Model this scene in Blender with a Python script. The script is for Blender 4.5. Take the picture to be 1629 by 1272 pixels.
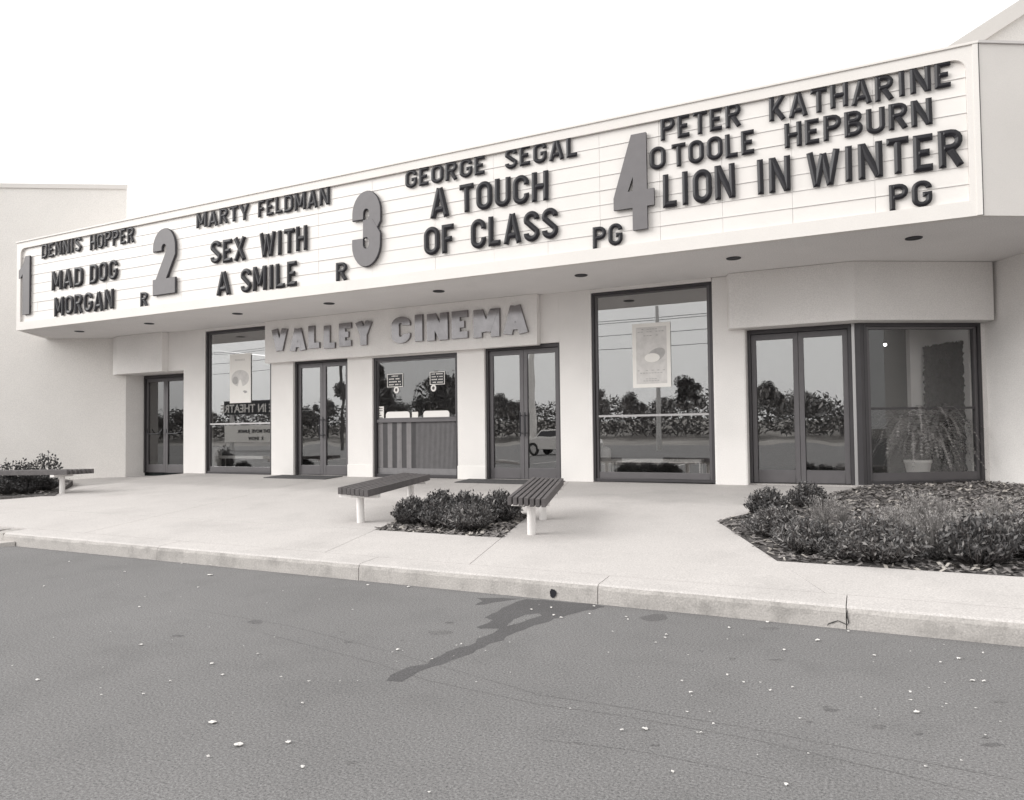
import bpy, bmesh, math, random
from math import sin, cos, pi, radians
from mathutils import Vector, Matrix
from mathutils.geometry import tessellate_polygon
random.seed(7)
S = bpy.context.scene
for o in list(bpy.data.objects): bpy.data.objects.remove(o)

# ------------------------------------------------------------------ camera, sky, sun, exposure
EYE = 1.35
FPX = 1150.0; PITCH = math.atan(FPX/36400); ROLL = -.0117; YAW = radians(26.076); PCX, PCY = 814.5, 648.67
cam_d = bpy.data.cameras.new('camera'); cam = bpy.data.objects.new('camera', cam_d); S.collection.objects.link(cam)
cam_d.sensor_width = 36; cam_d.lens = 36*FPX/1629
cam_d.shift_y = (PCY-636)/1629
cam_d.clip_end = 2000
CM = Matrix.Rotation(YAW, 4, 'Z') @ Matrix.Rotation(pi/2+PITCH, 4, 'X') @ Matrix.Rotation(ROLL, 4, 'Z')
cam.matrix_world = Matrix.Translation((0, 0, EYE)) @ CM
S.camera = cam

SUN_EL, SUN_AZ = 27, 236          # degrees; azimuth of the sun measured clockwise from +Y
W = bpy.data.worlds.new('World'); S.world = W; W.use_nodes = True
nt = W.node_tree; nt.nodes.clear()
sky = nt.nodes.new('ShaderNodeTexSky'); sky.sky_type = 'NISHITA'; sky.sun_disc = False
sky.sun_elevation = radians(SUN_EL); sky.sun_rotation = radians(SUN_AZ); sky.dust_density = 4; sky.air_density = 1.5
bw = nt.nodes.new('ShaderNodeRGBToBW')
cl = nt.nodes.new('ShaderNodeMixRGB'); cl.inputs[0].default_value = .86; cl.inputs[2].default_value = (12.4, 12.3, 12.1, 1)
bg = nt.nodes.new('ShaderNodeBackground'); bg.inputs[1].default_value = .096
ow = nt.nodes.new('ShaderNodeOutputWorld')
nt.links.new(sky.outputs[0], bw.inputs[0]); nt.links.new(bw.outputs[0], cl.inputs[1])
nt.links.new(cl.outputs[0], bg.inputs[0]); nt.links.new(bg.outputs[0], ow.inputs[0])
sun_d = bpy.data.lights.new('sun', 'SUN'); sun_d.energy = 2.15; sun_d.angle = radians(35); sun_d.color = (1, .985, .96)
sun = bpy.data.objects.new('sun', sun_d); S.collection.objects.link(sun)
sd = Vector((sin(radians(SUN_AZ))*cos(radians(SUN_EL)), cos(radians(SUN_AZ))*cos(radians(SUN_EL)), sin(radians(SUN_EL))))
sun.rotation_euler = sd.to_track_quat('Z', 'Y').to_euler()
S.view_settings.view_transform = 'Standard'; S.view_settings.look = 'None'
S.view_settings.exposure = .30; S.view_settings.gamma = 1; S.view_settings.use_curve_mapping = False
S.cycles.max_bounces = 8; S.cycles.transparent_max_bounces = 16

# ------------------------------------------------------------------ measuring helpers: the photo's survey lines onto known planes
C3 = CM.to_3x3()
def ray(x, y): return C3 @ Vector(((x-PCX)/FPX, -(y-PCY)/FPX, -1))
E0 = Vector((0, 0, EYE))
def onY(x, y, Y): v = ray(x, y); return E0+v*(Y/v.y)
def onZ(x, y, Z): v = ray(x, y); return E0+v*((Z-EYE)/v.z)
def onL(x, y, P, a):
    n = Vector((-sin(a), cos(a), 0)); v = ray(x, y); return E0+v*(n.dot(Vector((P[0], P[1], 0))-E0)/n.dot(v))
SL = .30/6.55; KY = 5.35
def gz(x, y):
    z = .15+SL*(min(max(y, KY), 11.9)-KY)
    if x < -15.8: z -= .07*min(-15.8-x, 4)
    return z
def onG(x, y, off=0):
    v = ray(x, y); t = (.15+off-SL*KY-EYE)/(v.z-SL*v.y); return E0+v*t
DB = radians(30)      # second wall direction of the building

# ------------------------------------------------------------------ materials
def mat(name, col, rough=.8, var=.0, scale=8, bump=0, bscale=60, metal=0, spec=.5, grain=0, gscale=200, dirt=None, coat=0, gr=(.3, .7)):
    m = bpy.data.materials.new(name); m.use_nodes = True; n = m.node_tree; b = n.nodes['Principled BSDF']
    if not isinstance(col, tuple): col = (col, col*.985, col*.97)
    b.inputs['Base Color'].default_value = (*col, 1); b.inputs['Roughness'].default_value = rough
    b.inputs['Metallic'].default_value = metal; b.inputs['Specular IOR Level'].default_value = spec
    b.inputs['Coat Weight'].default_value = coat
    tc = n.nodes.new('ShaderNodeNewGeometry')
    cur = None
    def nz(sc, det=4, src=None, ro=.6):
        t = n.nodes.new('ShaderNodeTexNoise'); t.inputs['Scale'].default_value = sc; t.inputs['Detail'].default_value = det; t.inputs['Roughness'].default_value = ro
        n.links.new(src or tc.outputs['Position'], t.inputs['Vector']); return t
    def mul(fac_socket, lo, hi, amt_from=.3, amt_to=.7):
        nonlocal cur
        mr = n.nodes.new('ShaderNodeMapRange'); mr.inputs[1].default_value = amt_from; mr.inputs[2].default_value = amt_to
        mr.inputs[3].default_value = lo; mr.inputs[4].default_value = hi; n.links.new(fac_socket, mr.inputs[0])
        mx = n.nodes.new('ShaderNodeVectorMath'); mx.operation = 'SCALE'
        if cur is None: mx.inputs[0].default_value = col
        else: n.links.new(cur, mx.inputs[0])
        n.links.new(mr.outputs[0], mx.inputs['Scale']); cur = mx.outputs[0]
    if var: mul(nz(scale, 5).outputs[0], 1-var, 1+var)
    if grain: mul((nz(gscale, 8, ro=.92) if gr[0] > .3 else nz(gscale, 2)).outputs[0], 1-grain, 1+grain, *gr)
    if dirt:
        sc, amt = dirt; mul(nz(sc, 6).outputs[0], 1, 1-amt, .5, .75)
    if cur is not None: n.links.new(cur, b.inputs['Base Color'])
    if bump:
        bp = n.nodes.new('ShaderNodeBump'); bp.inputs['Strength'].default_value = bump; bp.inputs['Distance'].default_value = .01
        n.links.new(nz(bscale, 4).outputs[0], bp.inputs['Height']); n.links.new(bp.outputs[0], b.inputs['Normal'])
    return m
def glass(name, f=.24, wav=0, wscale=2.5, tint=.8):
    m = bpy.data.materials.new(name); m.use_nodes = True; n = m.node_tree; n.nodes.clear()
    o = n.nodes.new('ShaderNodeOutputMaterial'); mx = n.nodes.new('ShaderNodeMixShader')
    t = n.nodes.new('ShaderNodeBsdfTransparent'); t.inputs[0].default_value = (tint, tint, tint, 1)
    g = n.nodes.new('ShaderNodeBsdfGlossy'); g.inputs['Roughness'].default_value = 0.0
    mx.inputs[0].default_value = f
    n.links.new(t.outputs[0], mx.inputs[1]); n.links.new(g.outputs[0], mx.inputs[2]); n.links.new(mx.outputs[0], o.inputs[0])
    if wav:
        tc = n.nodes.new('ShaderNodeNewGeometry'); nz = n.nodes.new('ShaderNodeTexNoise'); nz.inputs['Scale'].default_value = wscale; nz.inputs['Detail'].default_value = 1
        bp = n.nodes.new('ShaderNodeBump'); bp.inputs['Strength'].default_value = wav; bp.inputs['Distance'].default_value = .05
        n.links.new(tc.outputs['Position'], nz.inputs['Vector']); n.links.new(nz.outputs[0], bp.inputs['Height']); n.links.new(bp.outputs[0], g.inputs['Normal'])
    return m
M = dict(
    asphalt=mat('asphalt', (.172, .168, .168), .95, .09, .45, 0, 110, grain=.8, gscale=85, gr=(.38, .62), dirt=(2.1, .13)),
    wet=mat('wet_asphalt', (.088, .085, .087), .8, .08, 3, 0, 90, grain=.75, gscale=85, gr=(.38, .62)),
    oil=mat('oily_asphalt', (.118, .114, .115), .9, .1, 6, 0, 90, grain=.8, gscale=85, gr=(.38, .62)),
    faint=mat('worn_asphalt', (.136, .132, .132), .95, .05, 6, 0, 90, grain=.8, gscale=85, gr=(.38, .62)),
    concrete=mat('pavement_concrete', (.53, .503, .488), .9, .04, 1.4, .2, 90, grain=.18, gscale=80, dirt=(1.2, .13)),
    dull=mat('dull_concrete', (.38, .362, .352), .92, .05, 1.4, .2, 90, grain=.16, gscale=80, dirt=(.8, .14)),
    kerb=mat('kerb_concrete', (.46, .435, .415), .9, .08, 3, .4, 60, grain=.16, gscale=80, dirt=(3.6, .42)),
    dark=mat('joint_filler', (.05, .048, .048), .95),
    stucco=mat('stucco', (.80, .775, .755), .92, .035, 1.1, .35, 120, grain=.10, gscale=80, dirt=(.7, .07)),
    stuccog=mat('stucco_far', (.82, .79, .76), .92, .03, .8, .3, 90, grain=.08, gscale=50),
    white=mat('white_paint', (.82, .795, .77), .55, .02, 4, .1, 80),
    face=mat('marquee_face', (.765, .732, .705), .45, .03, 1.5, 0, 60, grain=.02, gscale=120),
    case=mat('marquee_case', (.73, .698, .67), .55, .03, 1.2, .1, 60, grain=.03, gscale=90),
    track=mat('letter_track', (.66, .635, .62), .5),
    letter=mat('letter_black', (.012, .011, .015), .42, .2, 9, spec=.35),
    numeral=mat('numeral_grey', (.165, .156, .161), .6, .05, 8),
    numside=mat('numeral_edge', (.05, .048, .055), .6),
    namel=mat('name_letter', (.25, .24, .245), .13, .12, 5, spec=1.0, metal=1.0),
    soffit=mat('soffit_plaster', (.78, .76, .75), .95, .03, 1.5, .2, 90, grain=.12, gscale=60),
    flange=mat('light_trim', (.03, .03, .035), .6),
    frame=mat('bronze_frame', (.065, .061, .065), .42, .06, 6, metal=.3),
    frame2=mat('bronze_frame_pale', (.13, .123, .128), .45, .06, 6, metal=.3),
    alu=mat('aluminium', (.5, .49, .49), .35, metal=.6),
    handle=mat('dark_handle', (.02, .02, .025), .35),
    wood=mat('bench_slat', (.105, .096, .097), .75, .18, 14, .3, 70, grain=.12, gscale=90),
    leg=mat('bench_leg', (.78, .755, .74), .5, .03, 8),
    soil=mat('soil', (.10, .092, .09), .98, .4, 18, 1.0, 50, grain=.4, gscale=60),
    chip=mat('bark_chip', (.2, .185, .18), .95, .4, 30),
    chipl=mat('pale_chip', (.42, .39, .36), .9, .25, 30),
    leaf=mat('leaf_dark', (.058, .056, .057), .55, .35, 9),
    leaf2=mat('leaf_mid', (.12, .115, .115), .6, .35, 9),
    leaf3=mat('leaf_pale', (.24, .228, .222), .65, .3, 9),
    leaf4=mat('leaf_bright', (.38, .36, .35), .6, .2, 9),
    stem=mat('stem', (.09, .08, .078), .9),
    mat_=mat('door_mat', (.07, .068, .07), .98, .15, 20, .6, 100),
    paper=mat('paper', (.82, .795, .76), .7, .02, 6),
    ink1=mat('print_grey', (.42, .405, .40), .7, .12, 14),
    ink2=mat('print_pale', (.62, .60, .585), .7, .10, 10),
    signb=mat('sign_black', (.03, .03, .034), .5),
    ribd=mat('rib_dark', (.12, .116, .12), .6, .08, 10), ribl=mat('rib_light', (.34, .325, .33), .6, .08, 10), ribm=mat('rib_mid', (.2, .193, .198), .6, .1, 10),
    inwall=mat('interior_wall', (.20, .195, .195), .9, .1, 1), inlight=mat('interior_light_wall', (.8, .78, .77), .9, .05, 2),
    carpet=mat('carpet', (.10, .118, .118), .98, .3, 30), curtain=mat('shaggy_hanging', (.035, .033, .036), 1, .5, 24, 1, 60),
    glass=glass('window_glass', .30, .006, .8, .97), glassd=glass('door_glass', .30, .05, 1.4, .9), glasst=glass('ticket_glass', .17, .12, 1.5), glassc=glass('clear_glass', .06, .01, 1, .93), glassl=glass('left_door_glass', .17, .03, 1, .7),
    verge=mat('dry_grass', (.30, .285, .27), .98, .35, .35, 1, 6), bark=mat('tree_bark', (.1, .095, .092), .95, .3, 6),
    carw=mat('car_white', (.8, .78, .76), .25, coat=.6), tyre=mat('tyre', (.02, .02, .02), .8), carg=mat('car_glass', (.03, .03, .035), .08),
    litter=mat('litter_white', (.68, .66, .64), .8), galv=mat('galvanised', (.55, .54, .53), .55),
)
lamp = bpy.data.materials.new('lamp_glow'); lamp.use_nodes = True
_b = lamp.node_tree.nodes['Principled BSDF']; _b.inputs['Emission Color'].default_value = (1, .97, .9, 1); _b.inputs['Emission Strength'].default_value = 6
M['lamp'] = lamp

def darken_inner(m):  # scales the base colour darker towards the facade, with a ragged noise edge
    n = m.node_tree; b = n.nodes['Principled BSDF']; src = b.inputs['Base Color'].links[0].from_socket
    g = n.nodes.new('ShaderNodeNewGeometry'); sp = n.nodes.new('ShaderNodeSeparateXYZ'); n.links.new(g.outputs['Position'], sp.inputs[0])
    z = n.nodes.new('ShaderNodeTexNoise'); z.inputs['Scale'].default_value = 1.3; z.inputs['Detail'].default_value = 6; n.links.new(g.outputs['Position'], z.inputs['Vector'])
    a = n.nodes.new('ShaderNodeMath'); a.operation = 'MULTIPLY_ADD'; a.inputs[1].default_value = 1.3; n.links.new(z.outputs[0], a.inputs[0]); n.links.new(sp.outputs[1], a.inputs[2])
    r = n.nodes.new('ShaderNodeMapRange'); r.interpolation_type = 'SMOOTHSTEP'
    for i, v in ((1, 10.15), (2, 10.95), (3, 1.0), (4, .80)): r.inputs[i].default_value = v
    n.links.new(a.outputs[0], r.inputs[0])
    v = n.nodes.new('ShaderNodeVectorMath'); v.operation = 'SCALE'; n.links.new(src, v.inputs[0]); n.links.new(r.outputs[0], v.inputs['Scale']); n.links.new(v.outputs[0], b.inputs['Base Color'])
darken_inner(M['concrete'])

# ------------------------------------------------------------------ object helpers
def tag(o, label=None, cat=None, group=None, kind=None):
    if label: o['label'] = label
    if cat: o['category'] = cat
    if group: o['group'] = group
    if kind: o['kind'] = kind
    return o
def link(name, me, m, parent=None, loc=(0, 0, 0), rz=0):
    for mm in (m if isinstance(m, (list, tuple)) else [m]): 
        if len(me.materials) < (len(m) if isinstance(m, (list, tuple)) else 1): me.materials.append(mm)
    o = bpy.data.objects.new(name, me); S.collection.objects.link(o)
    o.location = loc; o.rotation_euler = (0, 0, rz)
    if parent is not None: o.parent = parent
    return o
def empty(name, loc=(0, 0, 0), rz=0, label=None, cat=None, group=None, kind=None, parent=None):
    o = bpy.data.objects.new(name, None); S.collection.objects.link(o); o.location = loc; o.rotation_euler = (0, 0, rz)
    if parent is not None: o.parent = parent
    return tag(o, label, cat, group, kind)
class G:
    """collects raw geometry"""
    def __init__(s): s.v = []; s.f = []; s.mi = []; s.sm = []
    def add(s, vs, fs, mi=0, sm=False):
        b = len(s.v); s.v += [tuple(v) for v in vs]; s.f += [tuple(i+b for i in f) for f in fs]; s.mi += [mi]*len(fs); s.sm += [sm]*len(fs)
    def box(s, x0, x1, y0, y1, z0, z1, mi=0):
        s.add([(x0, y0, z0), (x1, y0, z0), (x1, y1, z0), (x0, y1, z0), (x0, y0, z1), (x1, y0, z1), (x1, y1, z1), (x0, y1, z1)],
              [(3, 2, 1, 0), (4, 5, 6, 7), (0, 1, 5, 4), (1, 2, 6, 5), (2, 3, 7, 6), (3, 0, 4, 7)], mi)
    def obox(s, a, b, w, z0, z1, mi=0, side=0):
        """box along plan segment a-b, thickness w to the left of a->b (side shifts)"""
        a = Vector(a[:2]); b = Vector(b[:2]); d = (b-a).normalized(); n = Vector((-d.y, d.x)); a = a+n*side; b = b+n*side
        p = [a, b, b+n*w, a+n*w]
        s.prism(p, z0, z1, mi)
    def prism(s, poly, z0, z1, mi=0):
        poly = [Vector(p[:2]) for p in poly]
        ar = sum(poly[i].x*poly[(i+1) % len(poly)].y-poly[(i+1) % len(poly)].x*poly[i].y for i in range(len(poly)))
        if ar < 0: poly = poly[::-1]
        n = len(poly)
        za = z0 if callable(z0) else (lambda x, y: z0); zb = z1 if callable(z1) else (lambda x, y: z1)
        vs = [(p.x, p.y, za(p.x, p.y)) for p in poly]+[(p.x, p.y, zb(p.x, p.y)) for p in poly]
        tr = tessellate_polygon([[Vector((p.x, p.y, 0)) for p in poly]])
        fs = []
        for t in tr:
            a, b, c = [poly[i] for i in t]
            if (b-a).cross(c-a) < 0: t = (t[0], t[2], t[1])
            fs.append(tuple(i+n for i in t)); fs.append((t[0], t[2], t[1]))
        for i in range(n): j = (i+1) % n; fs.append((i, j, j+n, i+n))
        s.add(vs, fs, mi)
    def cyl(s, c, r, z0, z1, n=16, mi=0, r2=None):
        r2 = r if r2 is None else r2
        vs = [(c[0]+r*cos(2*pi*i/n), c[1]+r*sin(2*pi*i/n), z0) for i in range(n)]+[(c[0]+r2*cos(2*pi*i/n), c[1]+r2*sin(2*pi*i/n), z1) for i in range(n)]
        s.add(vs, [(i, (i+1) % n, (i+1) % n+n, i+n) for i in range(n)], mi, True)
        s.add(vs, [tuple(range(n))[::-1], tuple(range(n, 2*n))], mi)
    def tube(s, a, b, r, n=8, mi=0, r2=None):
        a = Vector(a); b = Vector(b); d = (b-a).normalized(); u = d.orthogonal().normalized(); w = d.cross(u); r2 = r if r2 is None else r2
        vs = [a+(u*cos(2*pi*i/n)+w*sin(2*pi*i/n))*r for i in range(n)]+[b+(u*cos(2*pi*i/n)+w*sin(2*pi*i/n))*r2 for i in range(n)]
        s.add(vs, [(i, (i+1) % n, (i+1) % n+n, i+n) for i in range(n)], mi, True)
        s.add(vs, [tuple(range(n))[::-1], tuple(range(n, 2*n))], mi)
    def lathe(s, prof, n=20, c=(0, 0), mi=0):
        vs = []; 
        for r, z in prof: vs += [(c[0]+r*cos(2*pi*i/n), c[1]+r*sin(2*pi*i/n), z) for i in range(n)]
        fs = [(k*n+i, k*n+(i+1) % n, (k+1)*n+(i+1) % n, (k+1)*n+i) for k in range(len(prof)-1) for i in range(n)]
        s.add(vs, fs, mi, True)
    def mesh(s, name, bevel=0):
        me = bpy.data.meshes.new(name); me.from_pydata(s.v, [], s.f); me.polygons.foreach_set('material_index', s.mi)
        me.polygons.foreach_set('use_smooth', s.sm); me.update()
        if bevel:
            bm = bmesh.new(); bm.from_mesh(me)
            bmesh.ops.remove_doubles(bm, verts=bm.verts, dist=1e-5)
            es = [e for e in bm.edges if len(e.link_faces) == 2 and e.calc_face_angle(0) > .5]
            bmesh.ops.bevel(bm, geom=es, offset=bevel, segments=2, profile=.6, affect='EDGES', clamp_overlap=True)
            bm.to_mesh(me); bm.free()
        return me
    def build(s, name, m, parent=None, bevel=0, **k): return link(name, s.mesh(name, bevel), m, parent, **k)
def box(name, m, parent, x0, x1, y0, y1, z0, z1, bevel=0):
    g = G(); g.box(x0, x1, y0, y1, z0, z1); return g.build(name, m, parent, bevel)
def ring_solid(outer, inner, y0, y1):
    """flat frame in the XZ plane between outer loop and inner loop(s), extruded y0..y1 (y0 is the front)"""
    g = G(); loops = [outer]+inner
    pts = [p for l in loops for p in l]
    tr = tessellate_polygon([[Vector((p[0], p[1], 0)) for p in l] for l in loops]); n = len(pts)
    vs = [(p[0], y0, p[1]) for p in pts]+[(p[0], y1, p[1]) for p in pts]; fs = []
    for t in tr:
        a, b, c = [Vector(pts[i]) for i in t]
        if (b-a).cross(c-a) < 0: t = (t[0], t[2], t[1])
        fs.append(tuple(t)); fs.append((t[0]+n, t[2]+n, t[1]+n))
    k = 0
    for l in loops:
        m = len(l)
        for i in range(m): fs.append((k+i, k+(i+1) % m, k+(i+1) % m+n, k+i+n))
        k += m
    g.add(vs, fs)
    return g
def fixn(o):
    bm = bmesh.new(); bm.from_mesh(o.data); bmesh.ops.recalc_face_normals(bm, faces=bm.faces); bm.to_mesh(o.data); bm.free(); return o
def rrect(x0, x1, z0, z1, r, n=6, corners=(1, 1, 1, 1)):
    """counter-clockwise from lower left; corners = ll, lr, ur, ul"""
    out = []
    for (cx, cz, a0, on) in ((x0+r, z0+r, pi, corners[0]), (x1-r, z0+r, 1.5*pi, corners[1]), (x1-r, z1-r, 0, corners[2]), (x0+r, z1-r, .5*pi, corners[3])):
        if on: out += [(cx+r*cos(a0+.5*pi*i/n), cz+r*sin(a0+.5*pi*i/n)) for i in range(n+1)]
        else: out.append((cx+(-r if a0 in (pi, .5*pi) else r), cz+(-r if a0 in (pi, 1.5*pi) else r)))
    return out

# ================================================================== GROUND
def grid_sheet(name, x0, x1, y0, y1, z, m, kind='structure'):
    g = G(); g.add([(x0, y0, z), (x1, y0, z), (x1, y1, z), (x0, y1, z)], [(0, 1, 2, 3)]); return tag(g.build(name, m), kind=kind)
grid_sheet('ground', -400, 400, -400, 400, -.03, M['verge'])
grid_sheet('road', -90, 70, -36, 5.40, 0, M['asphalt'])
pav = empty('pavement', kind='structure')
grid_sheet('pavement_bed', -60, 12, 5.42, 12.0, .05, M['dark']).parent = pav
def Cx(x0, y): return x0-.24*(y-6.87)
gp = .007
PF = [(-5.15, 6.87), (-3.5, 6.87), (-3.87, 8.4), (-5.5, 8.4)]
def shrink(poly, d):
    """inset a ccw polygon so neighbours keep an open joint"""
    n = len(poly); out = []
    P = [Vector(p) for p in poly]
    if sum(P[i].x*P[(i+1) % n].y-P[(i+1) % n].x*P[i].y for i in range(n)) < 0: P = P[::-1]
    for i in range(n):
        a, b, c = P[i-1], P[i], P[(i+1) % n]; e1 = (b-a).normalized(); e2 = (c-b).normalized()
        n1 = Vector((-e1.y, e1.x)); n2 = Vector((-e2.y, e2.x)); k = 1+n1.dot(n2)
        out.append(b+(n1+n2)*(d/max(k, .3)))
    return out
K0 = 5.66
j3 = onG(265, 818)
slabs = [
    [(-3.21, K0), (-.29, K0), (-1.56, 8.49), (-.13, 11.92), (-.13, 12.7), (-4.9, 12.7), (-3.87, 8.4), (-3.5, 6.87)],
    [(-.29, K0), (11, K0), (11, 6.6), (-.72, 6.6)],
    [(Cx(-5.15, K0), K0), (-3.21, K0), (-3.5, 6.87), (-5.15, 6.87)],
    [(-5.5, 8.4), (-3.87, 8.4), (-4.9, 12.7), (-6.54, 12.7)],
]
xs = [-5.15, j3.x, j3.x-4.2, -17.8, -23, -30, -40]
for i in range(len(xs)-1):
    a, b = xs[i+1], xs[i]
    slabs.append([(Cx(a, K0), K0), (Cx(b, K0), K0), (b, 6.87), (a, 6.87)])
    bb = [(b, 6.87), (-5.5, 8.4), (-6.54, 12.7)] if i == 0 else [(b, 6.87), (Cx(b, 12.7), 12.7)]
    slabs.append([(a, 6.87)]+bb+[(Cx(a, 12.7), 12.7)])
for s_ in slabs:
    g = G(); sh = shrink(s_, gp/2)
    # split long slabs into strips so the surface follows the fall of the ground
    g.prism(sh, lambda x, y: gz(x, y)-.12, gz)
    bm_me = g.mesh('slab'); bm = bmesh.new(); bm.from_mesh(bm_me)
    for co, no in (((-15.8, 0, 0), (1, 0, 0)), ((0, 11.9, 0), (0, 1, 0)), ((-19.8, 0, 0), (1, 0, 0)), ((0, 9.86, 0), (.004, 1, 0))):
        bmesh.ops.bisect_plane(bm, geom=bm.verts[:]+bm.edges[:]+bm.faces[:], plane_co=co, plane_no=no)
    for v in bm.verts:
        top = v.co.z > gz(v.co.x, v.co.y)-.06
        v.co.z = gz(v.co.x, v.co.y)-(0 if top else .12)
    bm.to_mesh(bm_me); bm.free()
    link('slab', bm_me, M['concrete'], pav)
# kerb segments with a slightly worn nose
kerb = empty('kerb', kind='structure')
kx = [-9.72, -6.9, -4.2, -1.9, -.15, 2.6, 5.6, 9]
for i in range(len(kx)-1):
    a, b = kx[i]+.003, kx[i+1]-.003
    n = max(6, int((b-a)/.12)); prof = []
    g = G(); rows = []
    for k in range(n+1):
        x = a+(b-a)*k/n; w = .004*random.uniform(-1, 1)
        hole = 0
        rows.append([(x, 5.395+.3*0, -.1), (x, 5.350+w*.6, 0), (x, 5.352+w, .11+w), (x, 5.362, .138+w*.5), (x, 5.385, .150), (x, K0-.004, .1505+SL*.3), (x, K0-.004, -.1)])
    vs = [p for r in rows for p in r]; m_ = 7
    fs = [(k*m_+j, (k+1)*m_+j, (k+1)*m_+j+1, k*m_+j+1) for k in range(n) for j in range(m_-1)]
    fs += [tuple(range(m_))[::-1], tuple(n*m_+j for j in range(m_))]
    g.add(vs, fs); o = fixn(g.build('kerbstone', [M['kerb'], M['concrete']], kerb))
    for f in o.data.polygons:
        if f.normal.z > .8: f.material_index = 1
# worn round end of the kerb at the left and the older kerb beyond
g = G()
for k in range(10):
    a0 = k/10*pi/2; a1 = (k+1)/10*pi/2
    g.prism([(-9.73, 5.353), (-9.73, K0), (-9.73-.28*sin(a1), K0-.30*0), (-9.73-.28*sin(a1), K0-.305*cos(a1)), (-9.73-.28*sin(a0), K0-.305*cos(a0))], -.05, .148-.0002*k)
g = G(); g.prism([(-9.726, 5.353)]+[(-9.73-.3*sin(t*pi/16), K0-.307*cos(t*pi/16)) for t in range(1, 9)]+[(-9.726, K0)], -.05, .147); g.build('kerb_end', M['kerb'], kerb)
g = G(); g.prism([(-10.12, 5.50), (-40, 5.50), (-40, K0), (-10.12, K0)], -.05, .145); g.build('kerbstone', M['kerb'], kerb)
g = G(); g.prism([(-10.3, 5.49), (-9.45, 5.34), (-9.9, 5.0), (-10.8, 4.9), (-12.5, 4.95), (-14, 5.49)], -.02, lambda x, y: .012+.06*max(0, (y-4.9)/.6)); g.build('gutter_lip', M['kerb'], kerb)
# drain hole in the kerb face (dark pipe mouth)
p = onY(880, 943.5, 5.35)
g = G(); c = p
n = 18; vs = []; 
rr_ = [.034*(1+.08*sin(3*t+1)+.07*sin(7*t)) for t in [2*pi*i/n for i in range(n)]]
vs = [(c.x+rr_[i]*.8*cos(2*pi*i/n), 5.3435, c.z+rr_[i]*cos(0)*sin(2*pi*i/n)) for i in range(n)]+[(c.x+rr_[i]*.8*cos(2*pi*i/n), 5.37, c.z+rr_[i]*sin(2*pi*i/n)) for i in range(n)]
g.add(vs, [tuple(range(n)), tuple(range(n, 2*n))[::-1]]+[(i, (i+1) % n, (i+1) % n+n, i+n) for i in range(n)])
fixn(g.build('drain_mouth', M['handle'], kerb))
# crack in the kerb near the joint (thin dark ribbon following the break)
def ribbon(name, pts, w, m, parent=None, kind=None, z=None):
    g = G()
    P = [Vector(p) for p in pts]; L = []; R = []
    for i, q in enumerate(P):
        d = (P[min(i+1, len(P)-1)]-P[max(i-1, 0)]).normalized(); nn = Vector((-d.y, d.x, 0)) if z else Vector((0, 0, 0))
        if not z: nn = Vector((-d.z, 0, d.x)).normalized()
        ww = w*random.uniform(.6, 1.3)*(0.3 if i in (0, len(P)-1) else 1)
        L.append(q+nn*ww); R.append(q-nn*ww)
    n = len(P); g.add(L+R, [(i, i+1, i+1+n, i+n) for i in range(n-1)])
    o = g.build(name, m, parent); 
    return tag(o, kind=kind) if kind else o
cr = [onY(x, y, 5.3425) for x, y in ((1349, 968), (1347.5, 978), (1350, 990), (1348, 994), (1340, 990), (1333, 987), (1327, 989), (1318, 992), (1316, 995))]
ribbon('crack', cr, .0035, M['dark'], kerb)

# ---- road marks
def sheet_px(name, pts, m, z=.0008, rnd=0):
    g = G(); P = [onZ(x, y, z) for x, y in pts]
    # refine the outline with small irregular steps
    Q = []
    for i, a in enumerate(P):
        b = P[(i+1) % len(P)]; L = (b-a).length; k = max(1, int(L/.06))
        for j in range(k):
            q = a.lerp(b, j/k); s = rnd*(0 if j == 0 else 1); Q.append(Vector((q.x+random.uniform(-s, s), q.y+random.uniform(-s, s), z)))
    tr = tessellate_polygon([Q]); fs = []
    for t in tr:
        a, b, c = [Q[i] for i in t]
        fs.append(t if (b-a).cross(c-a).z > 0 else (t[0], t[2], t[1]))
    g.add(Q, fs); return tag(g.build(name, m), kind='structure')
sheet_px('water_stain', [(614.7, 1082.6), (640, 1084), (655, 1075), (666, 1068), (688, 1060), (705, 1056), (721, 1049), (742, 1042), (758, 1033), (777, 1024), (801, 1018), (805, 1012), (821, 1005), (839, 998.6), (865, 990.5), (880, 984), (895, 981), (920, 974), (963, 964.7), (930, 959.5), (880, 956), (838, 952.5), (821, 957), (795, 970), (771, 982), (784, 986), (776, 991), (758, 997), (764, 999.7), (795, 999.7), (784, 1007), (758, 1016), (757, 1022), (721, 1033), (703, 1042), (685, 1049), (680, 1056), (652, 1060), (635, 1067), (622, 1073)], M['wet'], .0008, .016)
sheet_px('water_stain', [(758, 951), (800, 950.5), (829, 952), (800, 956), (772, 961), (756, 962), (768, 956)], M['wet'], .0008, .012)
sheet_px('water_stain_dry_patch', [(806, 996), (817, 985), (836, 977.6), (858, 975.5), (862, 979), (845, 984), (828, 990.5)], M['asphalt'], .0016, .01)
def blob(x, y, rx, ry, m, z=.0008):
    sheet_px('road_stain', [(x+rx*cos(t)*(1+.15*sin(3*t+x)), y+ry*sin(t)*(1+.2*cos(2*t+y))) for t in [2*pi*i/14 for i in range(14)]], m, z, .004)
blob(1042, 982, 22, 5.5, M['oil'])
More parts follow.
